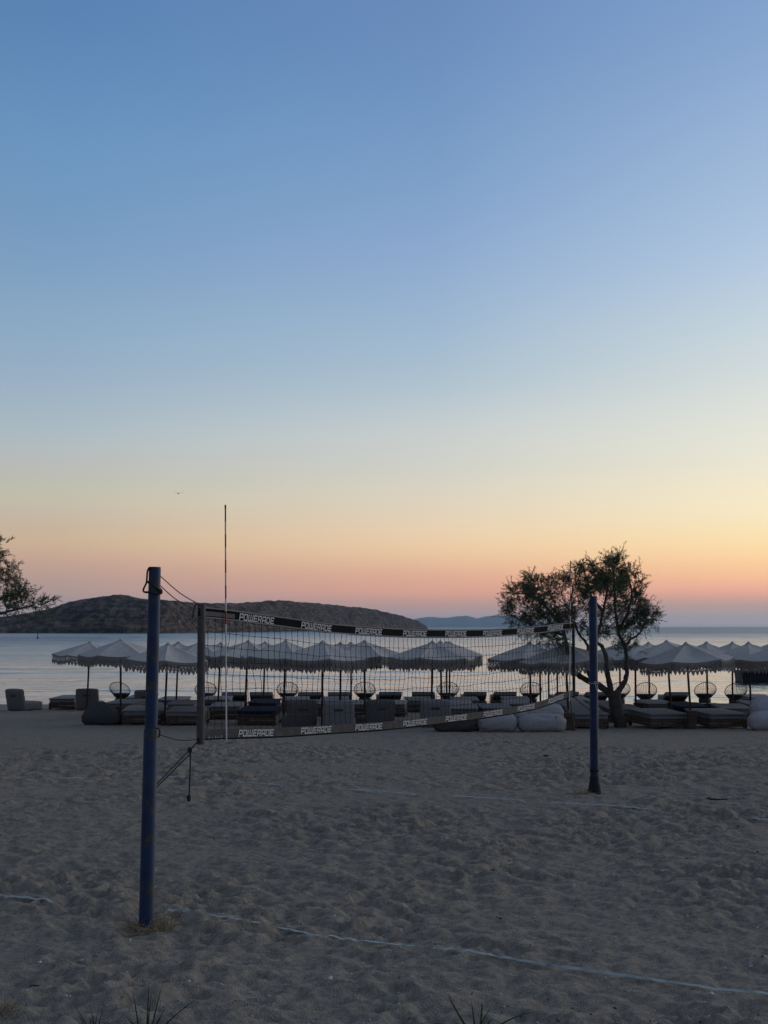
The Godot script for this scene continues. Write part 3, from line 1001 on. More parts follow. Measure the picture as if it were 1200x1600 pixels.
func sunbed(x: float, z: float, raised: bool, w: float, label: String, turn: float, navy: bool, group: String) -> void:
	var t := thing("sunbed", label, "sunbed", Vector3(x, gbase(z) - 0.005, z), turn, group)
	t.rotation.x = atan(0.022)
	t.scale = Vector3(w, 1, 1)
	for sx in [-1, 1]:
		for sz in [-1, 1]:
			inst(cm.leg, "leg", M.wood, t, Vector3(sx * 0.43, 0.045, sz * 0.94))
	for k in 2:
		for s in [-1, 1]:
			inst(cm.end_board, "board", M.wood, t, Vector3(0, 0.145 + k * 0.102, s * 0.985))
			inst(cm.side_board, "board", M.wood, t, Vector3(s * 0.46, 0.145 + k * 0.102, 0))
	inst(cm.deck, "deck", M.wood, t, Vector3(0, 0.285, 0))
	var mm: Material = M.mattress_navy if navy else M.mattress
	var ms := mm
	if raised:
		inst(cm.mat_flat, "mattress", ms, t, Vector3(0, 0.352, -0.34))
		inst(cm.top_flat, "topper", mm, t, Vector3(0, 0.424, -0.34))
		var b := Basis(Vector3.RIGHT, -0.30)
		inst(cm.mat_back, "backrest", ms, t, Vector3(0, 0.475, 0.64), b)
		inst(cm.top_back, "topper", mm, t, Vector3(0, 0.475, 0.64) + b * Vector3(0, 0.066, 0), b)
		inst(cm.back_board, "back_board", M.wood, t, Vector3(0, 0.40, 0.655), b)
	else:
		inst(cm.mattress, "mattress", ms, t, Vector3(0, 0.357, 0))
		inst(cm.topper, "topper", mm, t, Vector3(0, 0.434, 0))

func pouf(x: float, z: float, turn: float, m: Material, label: String) -> void:
	var t := thing("lounge_pouf", label, "chair", Vector3(x, gbase(z), z), turn, "padded lounge chairs")
	if not cm.has("pouf_seat"):
		cm.pouf_seat = soft(Vector3(0.84, 0.34, 0.98), 0.07, 0.03, 12, 11, 0.03)
		cm.pouf_back = soft(Vector3(0.86, 0.82, 0.20), 0.06, 0.02, 12, 12, 0.02)
		cm.patch = boxmesh(Vector3(0.26, 0.075, 0.012), 0.004)
	t.scale = Vector3.ONE * 0.93
	inst(cm.pouf_seat, "seat_cushion", m, t, Vector3(0, 0.165, -0.25))
	var b := Basis(Vector3.RIGHT, 0.22)
	inst(cm.pouf_back, "back_cushion", m, t, Vector3(0, 0.42, 0.30), b)
	inst(cm.patch, "handle", M.seam, t, Vector3(0, 0.42, 0.30) + b * Vector3(0, 0.18, 0.122), b)

func acapulco(x: float, z: float, turn: float, label: String) -> void:
	var t := thing("wire_chair", label, "chair", Vector3(x, gbase(z) + 0.005, z), turn, "round wire chairs by the water")
	if not cm.has("ac_ring"):
		# the hoop opens towards the sea (-z); its back rises towards the camera
		var hoop := func(a: float) -> Vector3:
			var p := Vector3(cos(a) * 0.41, sin(a) * 0.40, 0)
			return Vector3(0, 0.66, 0.12) + Basis(Vector3.RIGHT, 0.70) * p
		var low := func(a: float) -> Vector3:
			return Vector3(cos(a) * 0.15, 0.36, -0.05 - sin(a) * 0.15 * -1.0)
		var rp := []
		for k in 33: rp.append(hoop.call(TAU * k / 32.0))
		cm.ac_ring = tubemesh(rp, [0.014], 6)
		var lp := []
		for k in 17: lp.append(low.call(TAU * k / 16.0))
		cm.ac_low = tubemesh(lp, [0.012], 5)
		var st := start()
		for k in 34:
			var a := TAU * k / 34.0
			var p: Vector3 = hoop.call(a); var q: Vector3 = low.call(a)
			var mid := (p + q) * 0.5 + Vector3(0, -0.05, 0.02)
			tube(st, [p, mid, q], [0.0075], 4, false)
		cm.ac_cords = done(st)
		var fp := []
		for k in 25:
			var a := TAU * k / 24.0
			fp.append(Vector3(cos(a) * 0.27, 0.014, sin(a) * 0.27))
		cm.ac_foot = tubemesh(fp, [0.013], 5)
		cm.ac_seat = lathe([[0.0, 0.33], [0.16, 0.335], [0.25, 0.39], [0.315, 0.47], [0.33, 0.52], [0.30, 0.53], [0.0, 0.50]], 16, 0.85)
		cm.ac_base = lathe([[0.0, 0.01], [0.235, 0.01], [0.24, 0.03], [0.235, 0.14], [0.23, 0.25], [0.235, 0.34], [0.0, 0.345]], 16, 0.9)
	inst(cm.ac_ring, "hoop", M.wire, t)
	inst(cm.ac_low, "seat_ring", M.wire, t)
	inst(cm.ac_cords, "woven_cords", M.wire, t)
	inst(cm.ac_seat, "seat_shell", M.wire, t)
	inst(cm.ac_foot, "foot_ring", M.wire, t)
	inst(cm.ac_base, "woven_base", M.wire, t)
	for k in 4:
		var a := TAU * (k + 0.5) / 4.0
		inst(tubemesh([Vector3(cos(a) * 0.27, 0.01, sin(a) * 0.27), Vector3(cos(a) * 0.15, 0.36, -0.05 + sin(a) * 0.15)], [0.013], 5), "leg", M.wire, t)

func seam_ring(size: Vector3) -> ArrayMesh:
	var pts := []
	for k in 41:
		var a := TAU * k / 40.0
		var c := cos(a); var s := sin(a)
		var e := 0.35
		pts.append(Vector3(sign(c) * pow(abs(c), e) * size.x * 0.5, sign(s) * pow(abs(s), e) * size.y * 0.5, 0))
	return tubemesh(pts, [0.008], 4)

func furniture() -> void:
	parasol_meshes()
	bed_meshes()
	var P := [[-10.482, -55, 2.44, -0.09], [-8.172, -48, 2.46, 0.0], [-6.156, -44, 2.31, -0.09], [-6.931, -52, 2.41, -0.07], [-5.958, -50, 2.4, -0.02], [-5.57, -52.6, 2.39, -0.09], [-4.068, -46, 2.4, -0.08], [-4.17, -54, 2.43, -0.05], [-2.75, -43, 2.38, -0.05], [-1.665, -42, 2.35, -0.02], [-1.335, -48, 2.36, -0.02], [-1.143, -54, 2.41, 0.0], [-0.585, -47, 2.41, 0.0], [1.352, -44, 2.36, 0.0], [1.774, -48, 2.4, 0.02], [2.197, -54, 2.43, 0.0], [2.414, -57, 2.46, 0.0], [4.279, -45, 2.34, 0.0], [4.944, -49, 2.37, 0.02], [5.762, -54, 2.41, 0.0], [6.39, -57, 2.44, 0.0], [5.011, -42.8, 2.3, 0.11], [7.64, -50, 2.37, 0.0], [7.649, -47, 2.35, 0.0], [9.088, -53, 2.4, 0.02], [8.442, -46, 2.4, 0.12], [8.248, -42, 2.31, 0.1], [10.254, -49, 2.38, 0.0], [11.724, -52, 2.4, 0.0], [11.261, -47.5, 2.36, 0.02], [13.313, -53, 2.4, 0.0], [11.047, -42.5, 2.34, 0.04]]
	P.sort_custom(func(a, b): return a[0] / -a[1] < b[0] / -b[1])
	for i in P.size():
		var p: Array = P[i]
		var lab := ""
		if i < 16: lab = "pale fringed parasol, its pole the %s from the left edge of the photo" % ordinal(i)
		else: lab = "pale fringed parasol, its pole the %s from the right edge of the photo" % ordinal(P.size() - 1 - i)
		if i == 0: lab = "pale fringed parasol standing apart at the far left end of the row"
		var turn := rng.randf_range(-0.5, 0.5)
		if absf(p[0] - 8.248) < 0.01: turn = 0.03
		if absf(p[0] + 10.482) < 0.01: turn = 0.1
		parasol(p[0], p[1], p[2], p[3], turn, lab)

	var rows := [
		[[-5.63, -44.50, 0, 1.10], [-3.56, -44.50, 0, 1.15], [5.55, -42.50, 0, 1.00], [7.51, -42.50, 0, 1.12], [9.10, -42.50, 0, 1.12]],
		[[-6.95, -45.00, 0, 1.20], [-4.90, -48.50, 0, 1.00], [2.32, -46.50, 0, 1.00], [3.36, -47.00, 0, 1.00], [4.86, -47.00, 0, 1.00], [5.90, -46.50, 0, 1.00], [7.06, -46.30, 0, 1.00], [9.43, -48.00, 0, 1.00], [10.49, -46.8, 0, 1.00]],
		[[-8.61, -51.50, 0, 1.00], [-6.55, -50.50, 0, 0.95], [-4.01, -52.00, 0, 1.00], [-2.09, -51.00, 0, 1.00], [-0.80, -50.50, 0, 1.00], [0.25, -50.50, 0, 1.00], [2.38, -50.50, 0, 1.00], [4.35, -50.50, 0, 1.00], [6.04, -50.00, 0, 1.00], [7.08, -50.00, 0, 0.90], [8.92, -51.00, 0, 1.00], [12.08, -50.00, 0, 1.00]],
		[[-11.62, -57.00, 0, 1.00], [-7.5, -55.00, 0, 1.0], [-5.95, -55.50, 0, 1.00], [-3.13, -54.80, 0, 1.00], [-1.73, -54.80, 0, 1.00], [1.23, -54.50, 0, 1.00], [2.83, -54.50, 0, 1.00], [4.69, -55.00, 0, 1.00], [6.75, -54.60, 0, 1.00]],
		[[-9.14, -58.50, 0, 1.00], [-5.65, -58.50, 1, 0.90], [-4.62, -58.50, 1, 0.90], [-2.83, -58.50, 1, 0.90], [-1.66, -58.50, 1, 0.90], [0.19, -59.00, 1, 0.90], [1.52, -59.00, 1, 0.90], [3.42, -59.00, 1, 0.90], [4.55, -59.00, 1, 0.90], [6.85, -59.00, 1, 0.90], [7.93, -58.50, 1, 0.90], [10.93, -58.50, 1, 0.90], [14.13, -58.50, 0, 1.00]]]
	var rn := ["row nearest the camera", "second row from the camera", "middle row", "fourth row from the camera", "row nearest the water"]
	for r in rows.size():
		for i in rows[r].size():
			var b: Array = rows[r][i]
			var lab := "grey wooden sunbed, %s from left in the %s" % [ordinal(i), rn[r]]
			if b[2] == 1: lab = "raised back sunbed, %s from left in the %s" % [ordinal(i), rn[r]]
			var navy: bool = (r == 2 and i == 2) or (r == 0 and i == 1) or (r == 1 and i == 7)
			if navy: lab = "navy topped sunbed, %s from left in the %s" % [ordinal(i), rn[r]]
			sunbed(b[0], b[1], b[2] == 1, b[3], lab, rng.randf_range(-0.07, 0.07) + (0.12 if r == 0 and i > 2 else 0.0), navy, "sunbeds under the parasols")

	# padded lounge chairs
	pouf(-12.95, -55.2, -0.55, M.pouf[0], "grey padded lounge chair standing alone at the far left by the water")
	pouf(-10.6, -55.6, -0.05, M.pouf[0], "grey padded lounge chair under the leftmost parasol")
	pouf(-8.127, -53.5, -0.2, M.pouf[0], "grey padded lounge chair behind the near blue post")
	pouf(-2.26, -41.6, 0.25, M.pouf[1], "dark grey padded lounge chair behind the net, leftmost of the four there")
	pouf(-1.217, -41.2, 0.05, M.pouf[2], "pale blue grey padded lounge chair with dark handle seen square through the net")
	pouf(-0.203, -42.3, 0.35, M.pouf[1], "dark grey padded lounge chair through the net, right of the pale one")
	pouf(1.422, -42.6, -0.05, M.pouf[2], "blue grey padded lounge chair through the net, rightmost of the four there")

	# bean bags
	var b1 := thing("bean_bag", "round dark bean bag slumped on the sand left of the near post", "bean bag", Vector3(-8.052, gbase(-44.0) - 0.01, -44.0), 0.3)
	inst(lathe([[0.0, 0.0], [0.42, 0.0], [0.54, 0.10], [0.56, 0.24], [0.47, 0.40], [0.33, 0.53], [0.20, 0.62], [0.10, 0.66], [0.0, 0.665]], 22, 0.9, 0.03), "bag", M.bean_dark, b1)
	inst(lathe([[0.0, 0.0], [0.28, 0.0], [0.36, 0.10], [0.33, 0.24], [0.2, 0.31], [0.0, 0.33]], 18, 0.9, 0.03), "seat_bulge", M.bean_dark, b1, Vector3(0.38, 0, -0.25))
	var b2 := thing("bean_bag", "brownish bean bag lounger lying low below the net's bottom band", "bean bag", Vector3(1.872, gbase(-40.0) + 0.0, -40.0), 0.1)
	inst(soft(Vector3(1.1, 0.40, 0.9), 0.15, 0.04, 12, 21, 0.05), "bag", M.bean_brown, b2, Vector3(0, 0.19, 0))
	var b3 := thing("bean_bag", "plump grey bean bag cushion beside the larger grey one", "bean bag", Vector3(2.927, gbase(-39.8) + 0.0, -39.8), -0.1)
	inst(soft(Vector3(0.94, 0.46, 0.85), 0.19, 0.05, 12, 22, 0.04), "bag", M.bean_grey, b3, Vector3(0, 0.215, 0))
	inst(seam_ring(Vector3(0.90, 0.42, 0)), "seam", M.seam, b3, Vector3(-0.30, 0.215, 0.0), Basis(Vector3.UP, 1.2))
	var b4 := thing("bean_bag", "large grey bean bag lounger with raised back cushion left of the far post", "bean bag", Vector3(4.041, gbase(-39.8) + 0.0, -39.8), 0.05)
	inst(soft(Vector3(1.14, 0.44, 0.62), 0.17, 0.05, 12, 23, 0.04), "bag", M.bean_grey, b4, Vector3(0, 0.205, 0.15))
	inst(soft(Vector3(0.86, 0.44, 0.60), 0.12, 0.04, 12, 24, 0.04), "back_cushion", M.bean_grey, b4, Vector3(0.17, 0.42, -0.38), Basis(Vector3.RIGHT, 0.25))
	inst(soft(Vector3(0.5, 0.3, 0.4), 0.1, 0.03, 8, 25, 0.03), "arm_cushion", M.bean_grey, b4, Vector3(-0.36, 0.36, -0.36))
	inst(seam_ring(Vector3(0.60, 0.43, 0)), "seam", M.seam, b4, Vector3(0.32, 0.205, 0.15), Basis(Vector3.UP, PI / 2))
	var b5 := thing("bean_bag", "big whitish bean bag lounger cut off by the right edge", "bean bag", Vector3(10.30, gbase(-40.8) + 0.0, -40.8), -0.1)
	inst(soft(Vector3(1.3, 0.48, 0.8), 0.18, 0.05, 12, 26, 0.04), "bag", M.bean_white, b5, Vector3(0, 0.225, 0.1))
	inst(soft(Vector3(1.15, 0.5, 0.6), 0.16, 0.05, 12, 27, 0.04), "back_cushion", M.bean_white, b5, Vector3(0.03, 0.52, -0.3), Basis(Vector3.RIGHT, 0.3))

	# round wire chairs
	var A := [[-10.107, -59.4, -0.25], [-6.853, -59.4, 0.1], [-3.721, -59.6, 0.05], [-0.74, -59.4, 0.0], [2.461, -59.6, 0.0], [5.62, -59.2, 0.0], [8.90, -58.6, 0.1], [9.75, -57.6, -0.1], [12.099, -58.3, 0.0], [12.95, -57.0, 0.05]]
	for i in A.size():
		var lab := "black round wire chair by the water, %s from the left" % ordinal(i)
		if i == 0: lab = "black round wire chair by the water, tilted, left of the near blue post"
		acapulco(A[i][0], A[i][1], A[i][2], lab)

	# side tables
	var t1 := thing("crate_table", "narrow upright slatted wooden crate table between the two front right sunbeds", "table", Vector3(8.22, gbase(-41.35) - 0.005, -41.35), 0.05)
	crate(t1, Vector3(0.22, 0.50, 0.24), M.wood)
	var t2 := thing("crate_table", "brown wooden crate table beside the large grey bean bag", "table", Vector3(4.86, gbase(-40.6) - 0.005, -40.6), 0.1)
	crate(t2, Vector3(0.24, 0.46, 0.28), M.wood)
	var k := 0
	for q in [[8.28, -50.2, "reddish log stool below the tree's right wire chair"], [13.02, -54.8, "reddish log stool near the right edge of the photo"], [5.35, -48.3, "reddish log stool behind the net's right end"]]:
		var t := thing("log_stool", q[2], "stool", Vector3(q[0], gbase(q[1]) - 0.008, q[1]), k * 1.3, "log stools among the sunbeds")
		inst(lathe([[0.0, 0.0], [0.155, 0.0], [0.15, 0.08], [0.143, 0.22], [0.15, 0.38], [0.153, 0.395], [0.0, 0.395]], 14, 1.0, 0.02), "log", M.wood_red, t)
		inst(lathe([[0.0, 0.395], [0.185, 0.395], [0.19, 0.405], [0.19, 0.43], [0.18, 0.44], [0.0, 0.44]], 16), "top", M.wood_red, t)
		k += 1
	var bx := thing("storage_box", "dark navy storage box standing among the right sunbeds", "box", Vector3(10.35, gbase(-49.2) - 0.008, -49.2), 0.1)
	inst(boxmesh(Vector3(0.56, 0.40, 0.45), 0.02), "body", M.navy_box, bx, Vector3(0, 0.2, 0))
	inst(boxmesh(Vector3(0.60, 0.055, 0.49), 0.018), "lid", M.navy_box, bx, Vector3(0, 0.425, 0))

func crate(t: Node3D, s: Vector3, m: Material) -> void:
	var n := 3
	var sw := s.x / n - 0.008
	for f in [-1, 1]:
		for i in n:
			inst(boxmesh(Vector3(sw, s.y - 0.03, 0.016), 0.003), "slat", m, t, Vector3(-s.x * 0.5 + (i + 0.5) * s.x / n, (s.y - 0.03) * 0.5, f * (s.z * 0.5 - 0.008)))
			inst(boxmesh(Vector3(0.016, s.y - 0.034, (s.z - 0.05) / n - 0.006), 0.003), "slat", m, t, Vector3(f * (s.x * 0.5 - 0.01), (s.y - 0.034) * 0.5, -(s.z - 0.05) * 0.5 + (i + 0.5) * (s.z - 0.05) / n))
	inst(boxmesh(Vector3(s.x + 0.02, 0.026, s.z + 0.02), 0.005), "top", m, t, Vector3(0, s.y - 0.016, 0))

# ------------------------------------------------------------------ trees
func tree(called: String, label: String, limbs: Array, lobes: Array, seed_: int, twigs_per: float, base: Vector3) -> void:
	var t := thing(called, label, "tree")
	var rg := RandomNumberGenerator.new()
	rg.seed = seed_
	var nodes := []
	for i in limbs.size():
		var src: Array = limbs[i][0]
		var r0: float = limbs[i][1]; var r1: float = limbs[i][2]
		var fine := []; var rad := []
		for k in src.size() - 1:
			for q in 4:
				var a: Vector3 = src[max(k - 1, 0)]; var b: Vector3 = src[k]; var c: Vector3 = src[k + 1]; var d: Vector3 = src[min(k + 2, src.size() - 1)]
				var p := b.cubic_interpolate(c, a, d, q / 4.0)
				p += Vector3(rg.randf_range(-1, 1), rg.randf_range(-1, 1), rg.randf_range(-1, 1)) * 0.012
				fine.append(p)
		fine.append(src[-1])
		for k in fine.size():
			rad.append(lerpf(r0, r1, pow(float(k) / (fine.size() - 1), 0.8)) * (1.0 + 0.08 * sin(k * 1.9 + i)))
			if i > 0 and k > fine.size() / 3: nodes.append([fine[k], rad[-1]])
		var o := inst(tubemesh(fine, rad, 10), "trunk" if i == 0 else "branch", M.bark, t)
	# twigs fill each lobe, each carrying feathery sprays
	var tw := start()
	var lf := start()
	lf.set_smooth_group(-1)
	for L in lobes:
		var c := Vector3(L[0], L[1], L[2])
		var rx: float = L[3] * 0.88; var ry: float = L[4] * 0.88; var rz := (rx + ry) * 0.5
		var n := int(twigs_per * rx * ry) + 22
		var cc := c
		var cdir := Vector3.UP
		for k in n:
			if k % 11 == 0:      # foliage gathers in clumps at the twig ends
				cdir = Vector3(rg.randfn(), rg.randfn(), rg.randfn()).normalized()
				cc = c + Vector3(cdir.x * rx, cdir.y * ry, cdir.z * rz) * pow(rg.randf(), 0.4)
			var p := cc + Vector3(rg.randfn(), rg.randfn() * 0.8, rg.randfn()) * 0.085
			var dv := (cdir + Vector3(rg.randfn(), rg.randfn(), rg.randfn()) * 0.5).normalized()
			if k % 11 == 0 or k % 11 == 5:
				var best: Vector3 = nodes[0][0]
				var bd := 1e9
				for q in nodes:
					var dd: float = (q[0] as Vector3).distance_to(p) + max(0.0, q[0].y - p.y) * 0.6
					if dd < bd:
						bd = dd; best = q[0]
				if bd < 1.7:
					var m1 := best.lerp(p, 0.5) + Vector3(rg.randf_range(-.1, .1), rg.randf_range(-.02, .14), rg.randf_range(-.1, .1)) * bd
					tube(tw, [best, m1, p], [0.006 + 0.013 * bd, 0.011, 0.004], 4, false)
					nodes.append([m1, 0.01]); nodes.append([p, 0.005])
			# spray
			var out := (Vector3(dv.x, dv.y * 0.7 + 0.45, dv.z) + Vector3(rg.randfn(), rg.randfn(), rg.randfn()) * 0.45).normalized()
			var ln := rg.randf_range(0.14, 0.42)
			var droop := rg.randf_range(0.0, 0.12)
			for q in 28:
				var f := (q + rg.randf()) / 28.0
				var o2 := p + out * ln * f - Vector3(0, droop * f * f, 0)
				var ld := (out * 0.9 + Vector3(rg.randfn(), rg.randfn() + 0.15, rg.randfn()) * 0.55).normalized()
				var ll := rg.randf_range(0.045, 0.11)
				var sd := ld.cross(Vector3(rg.randfn(), rg.randfn(), rg.randfn())).normalized() * rg.randf_range(0.004, 0.008)
				var m2 := o2 + ld * ll * 0.45
				tri(lf, o2, m2 + sd, o2 + ld * ll)
				tri(lf, o2, o2 + ld * ll, m2 - sd)
	inst(done(tw), "twigs", M.bark, t)
	inst(done(lf), "crown", M.leaf, t)
	rebase(t, base)

func V(a: Array) -> Array:
	return a.map(func(q): return Vector3(q[0], q[1], q[2]))

func trees() -> void:
	var limbs := [
		[V([[6.53, -0.75, -42.5], [6.50, -0.50, -42.5], [6.41, -0.185, -42.5], [6.36, 0.164, -42.5], [6.31, 0.44, -42.5]]), 0.165, 0.195],
		[V([[6.25, 0.33, -42.5], [5.913, 0.581, -42.6], [5.561, 0.739, -42.6], [5.286, 0.917, -42.5], [5.135, 1.13, -42.4], [5.021, 1.57, -42.3], [4.909, 2.095, -42.2], [4.701, 2.445, -42.2], [4.388, 2.795, -42.2], [4.1, 3.1, -42.3]]), 0.105, 0.025],
		[V([[5.737, 0.668, -42.6], [5.648, 0.982, -42.7], [5.592, 1.209, -42.8], [5.68, 1.579, -42.9], [5.593, 1.791, -42.9], [5.435, 1.969, -42.9], [5.326, 2.36, -43.0], [5.235, 2.808, -43.1], [5.3, 3.3, -43.1]]), 0.062, 0.02],
		[V([[6.25, 0.38, -42.5], [6.168, 0.78, -42.4], [6.104, 1.046, -42.3], [6.09, 1.395, -42.3], [5.97, 1.657, -42.3], [5.818, 1.833, -42.2], [5.913, 2.27, -42.1], [6.027, 2.792, -42.0], [6.12, 3.316, -42.0], [6.2, 3.8, -42.3]]), 0.09, 0.02],
		[V([[6.38, 0.33, -42.5], [6.566, 0.563, -42.6], [6.69, 0.77, -42.7], [6.711, 1.035, -42.7], [6.698, 1.615, -42.8], [6.524, 2.005, -42.8], [6.442, 2.537, -42.8], [6.413, 3.159, -42.8], [6.384, 3.783, -42.8], [6.4, 4.1, -42.7]]), 0.09, 0.018],
		[V([[6.698, 1.615, -42.8], [6.843, 1.846, -42.8], [7.074, 1.969, -42.9], [7.238, 2.271, -42.9], [7.313, 2.538, -42.9]]), 0.045, 0.016],
		[V([[6.0, 2.6, -42.05], [5.7, 3.0, -42.2], [5.6, 3.4, -42.4]]), 0.05, 0.02],
		[V([[6.5, 2.1, -42.8], [6.8, 2.6, -42.9], [6.9, 3.1, -42.8], [6.8, 3.5, -42.6]]), 0.05, 0.02],
		[V([[4.95, 1.95, -42.2], [4.5, 2.1, -42.1], [4.05, 2.2, -42.1], [3.8, 2.5, -42.4]]), 0.05, 0.02]]
	var lobes := [[3.907, 2.972, -42.3, 0.6, 0.6], [4.302, 3.335, -42.7, 0.42, 0.39], [4.652, 2.795, -42.2, 0.62, 0.57], [3.675, 2.535, -42.5, 0.28, 0.32], [4.11, 2.145, -42.1, 0.58, 0.34], [4.664, 2.009, -41.9, 0.36, 0.38], [5.283, 3.522, -43.0, 0.39, 0.42], [5.752, 3.506, -42.5, 0.6, 0.6], [6.317, 3.74, -42.7, 0.46, 0.44], [6.815, 3.595, -42.5, 0.32, 0.42], [6.042, 2.881, -42.1, 0.8, 0.57], [6.854, 2.804, -42.8, 0.64, 0.6], [7.26, 2.537, -42.8, 0.35, 0.42], [6.83, 2.094, -42.7, 0.5, 0.3], [5.363, 2.539, -43.0, 0.5, 0.46], [6.409, 3.98, -42.7, 0.2, 0.24], [6.808, 1.618, -42.6, 0.22, 0.14], [5.881, 2.093, -42.9, 0.3, 0.22]]
	tree("tamarisk_tree", "feathery tamarisk tree with forked trunk beside the far blue post", limbs, lobes, 41, 950.0, Vector3(6.5, gbase(-42.5), -42.5))
	var limbs2 := [
		[V([[-9.5, -0.6, -30.0], [-9.4, 0.1, -30.0], [-9.3, 0.8, -30.0]]), 0.22, 0.17],
		[V([[-9.3, 0.75, -30.0], [-8.9, 1.5, -30.0], [-8.5, 2.1, -30.0], [-8.0, 2.5, -30.0], [-7.5, 2.75, -30.1], [-7.15, 2.85, -30.2]]), 0.11, 0.018],
		[V([[-8.5, 2.1, -30.0], [-7.9, 2.3, -29.9], [-7.3, 2.5, -29.9], [-6.85, 2.62, -30.1]]), 0.05, 0.014],
		[V([[-9.3, 0.75, -30.0], [-9.1, 1.7, -30.2], [-8.8, 2.6, -30.3], [-8.4, 3.2, -30.2], [-7.9, 3.5, -30.0], [-7.6, 3.7, -30.0]]), 0.10, 0.018],
		[V([[-9.32, 0.75, -30.0], [-9.6, 1.8, -29.9], [-9.8, 2.8, -30.0], [-9.7, 3.6, -30.2], [-9.5, 4.1, -30.3]]), 0.10, 0.02]]
	var lobes2 := [[-7.632, 3.71, -30, 0.26, 0.30], [-8.059, 3.122, -30, 0.55, 0.5], [-7.446, 3.194, -30.3, 0.10, 0.18], [-7.215, 2.877, -30.2, 0.19, 0.19], [-7.395, 2.62, -29.8, 0.3, 0.17], [-6.807, 2.675, -30.1, 0.14, 0.10], [-7.144, 2.629, -30.4, 0.15, 0.10], [-7.984, 2.499, -30, 0.36, 0.25], [-9.028, 3.582, -30.5, 0.75, 0.75], [-8.713, 2.677, -29.5, 0.75, 0.5], [-10.003, 3.434, -30, 0.88, 0.75], [-8.348, 4.079, -30.3, 0.5, 0.38], [-9.739, 4.079, -30.3, 0.75, 0.5]]
	tree("tamarisk_tree", "tamarisk tree whose branches reach in from the left edge", limbs2, lobes2, 43, 850.0, Vector3(-9.45, gbase(-30.0), -30.0))

# ------------------------------------------------------------------ lines, plants, debris, boat
func tape(label: String, pts: Array, width: float) -> void:
	# pts: [x, z, lift, tilt]
	var st := start()
	st.set_smooth_group(0)
	var prev := []
	for i in pts.size() - 1:
		for k in 12:
			var t := k / 12.0
			var a: Array = pts[i]; var b: Array = pts[i + 1]
			var x: float = lerpf(a[0], b[0], t); var z: float = lerpf(a[1], b[1], t)
			var dirv := Vector3(b[0] - a[0], 0, b[1] - a[1]).normalized()
			var sd := Vector3(-dirv.z, 0, dirv.x)
			if sd.z < 0: sd = -sd          # towards the camera
			var lift: float = lerpf(a[2], b[2], t); var tilt: float = lerpf(a[3], b[3], t)
			var h := 0.0
			for q in [-0.6, -0.45, -0.3, -0.15, 0.0, 0.15, 0.3, 0.45, 0.6]: h += gy(x + dirv.x * q, z + dirv.z * q) / 9.0
			if lift > 0.0: lift = 0.016 + lift * 0.6
			var c := Vector3(x, h + lift, z) + sd * 0.006 * sin(x * 3.0)
			var e := (sd * cos(tilt) - Vector3(0, sin(tilt), 0)) * width * 0.5
			var row := [c - e, c + e]
			if prev: quad(st, prev[0], row[0], row[1], prev[1])
			prev = row
	var o := inst(done(st), "line_tape", M.tape, self)
	meta(o, label, "court line", "court line tapes on the sand")

func tuft(called: String, label: String, at: Vector2, blades: Array, m: Material, w: float) -> void:
	var g := Vector3(at.x, gy(at.x, at.y), at.y)
	var t := thing(called, label, "grass", g, 0.0)
	var rg := RandomNumberGenerator.new()
	rg.seed = int(absf(at.x) * 1000.0)
	for k in 16: blades.append([rg.randf_range(-0.05, 0.05), rg.randf_range(-1.1, 1.1), rg.randf_range(-0.4, 0.4), rg.randf_range(0.06, 0.19), rg.randf_range(0.1, 1.3)])
	for b in blades:
		# [base dx, lean x, lean z, length, bend]
		var st := start()
		st.set_smooth_group(0)
		var prev := []
		var n := 8
		var dv := Vector3(b[1], 1.0, b[2]).normalized()
		var side := dv.cross(Vector3(0.25, 0, 1)).normalized()
		for k in n + 1:
			var f := float(k) / n
			var p: Vector3 = Vector3(b[0], -0.02, 0) + dv * b[3] * 1.35 * f + Vector3(b[1] * b[4], -abs(b[4]) * 0.6, b[2] * b[4]) * f * f * b[3] * 1.35
			var ww := w * (1.0 - f * f * 0.95) * 0.5
			var row := [p - side * ww, p + Vector3(0, 0, -ww * 0.6), p + side * ww]
			if prev:
				quad(st, prev[0], row[0], row[1], prev[1])
				quad(st, prev[1], row[1], row[2], prev[2])
			prev = row
		inst(done(st), "blade", m, t)

func straw(label: String, at: Vector3, n: int, r: float, seed_: int) -> void:
	var rg := RandomNumberGenerator.new()
	rg.seed = seed_
	var st := start()
	for k in n:
		var a := rg.randf() * TAU
		var d := r * sqrt(rg.randf())
		var p := Vector3(cos(a) * d, 0.0, sin(a) * d)
		p.y = gy(at.x + p.x, at.z + p.z) - at.y
		var dv := Vector3(rg.randfn(), rg.randf_range(0.05, 1.1), rg.randfn()).normalized()
		var l := rg.randf_range(0.07, 0.20)
		tube(st, [p - Vector3(0, 0.01, 0), p + dv * l * 0.5, p + dv * l + Vector3(0, -l * 0.25, 0)], [0.0026, 0.0022, 0.001], 3, false)
	var o := inst(done(st), "dry_grass", M.straw, self, at)
	meta(o, label, "grass")
	o.set_meta("kind", "stuff")

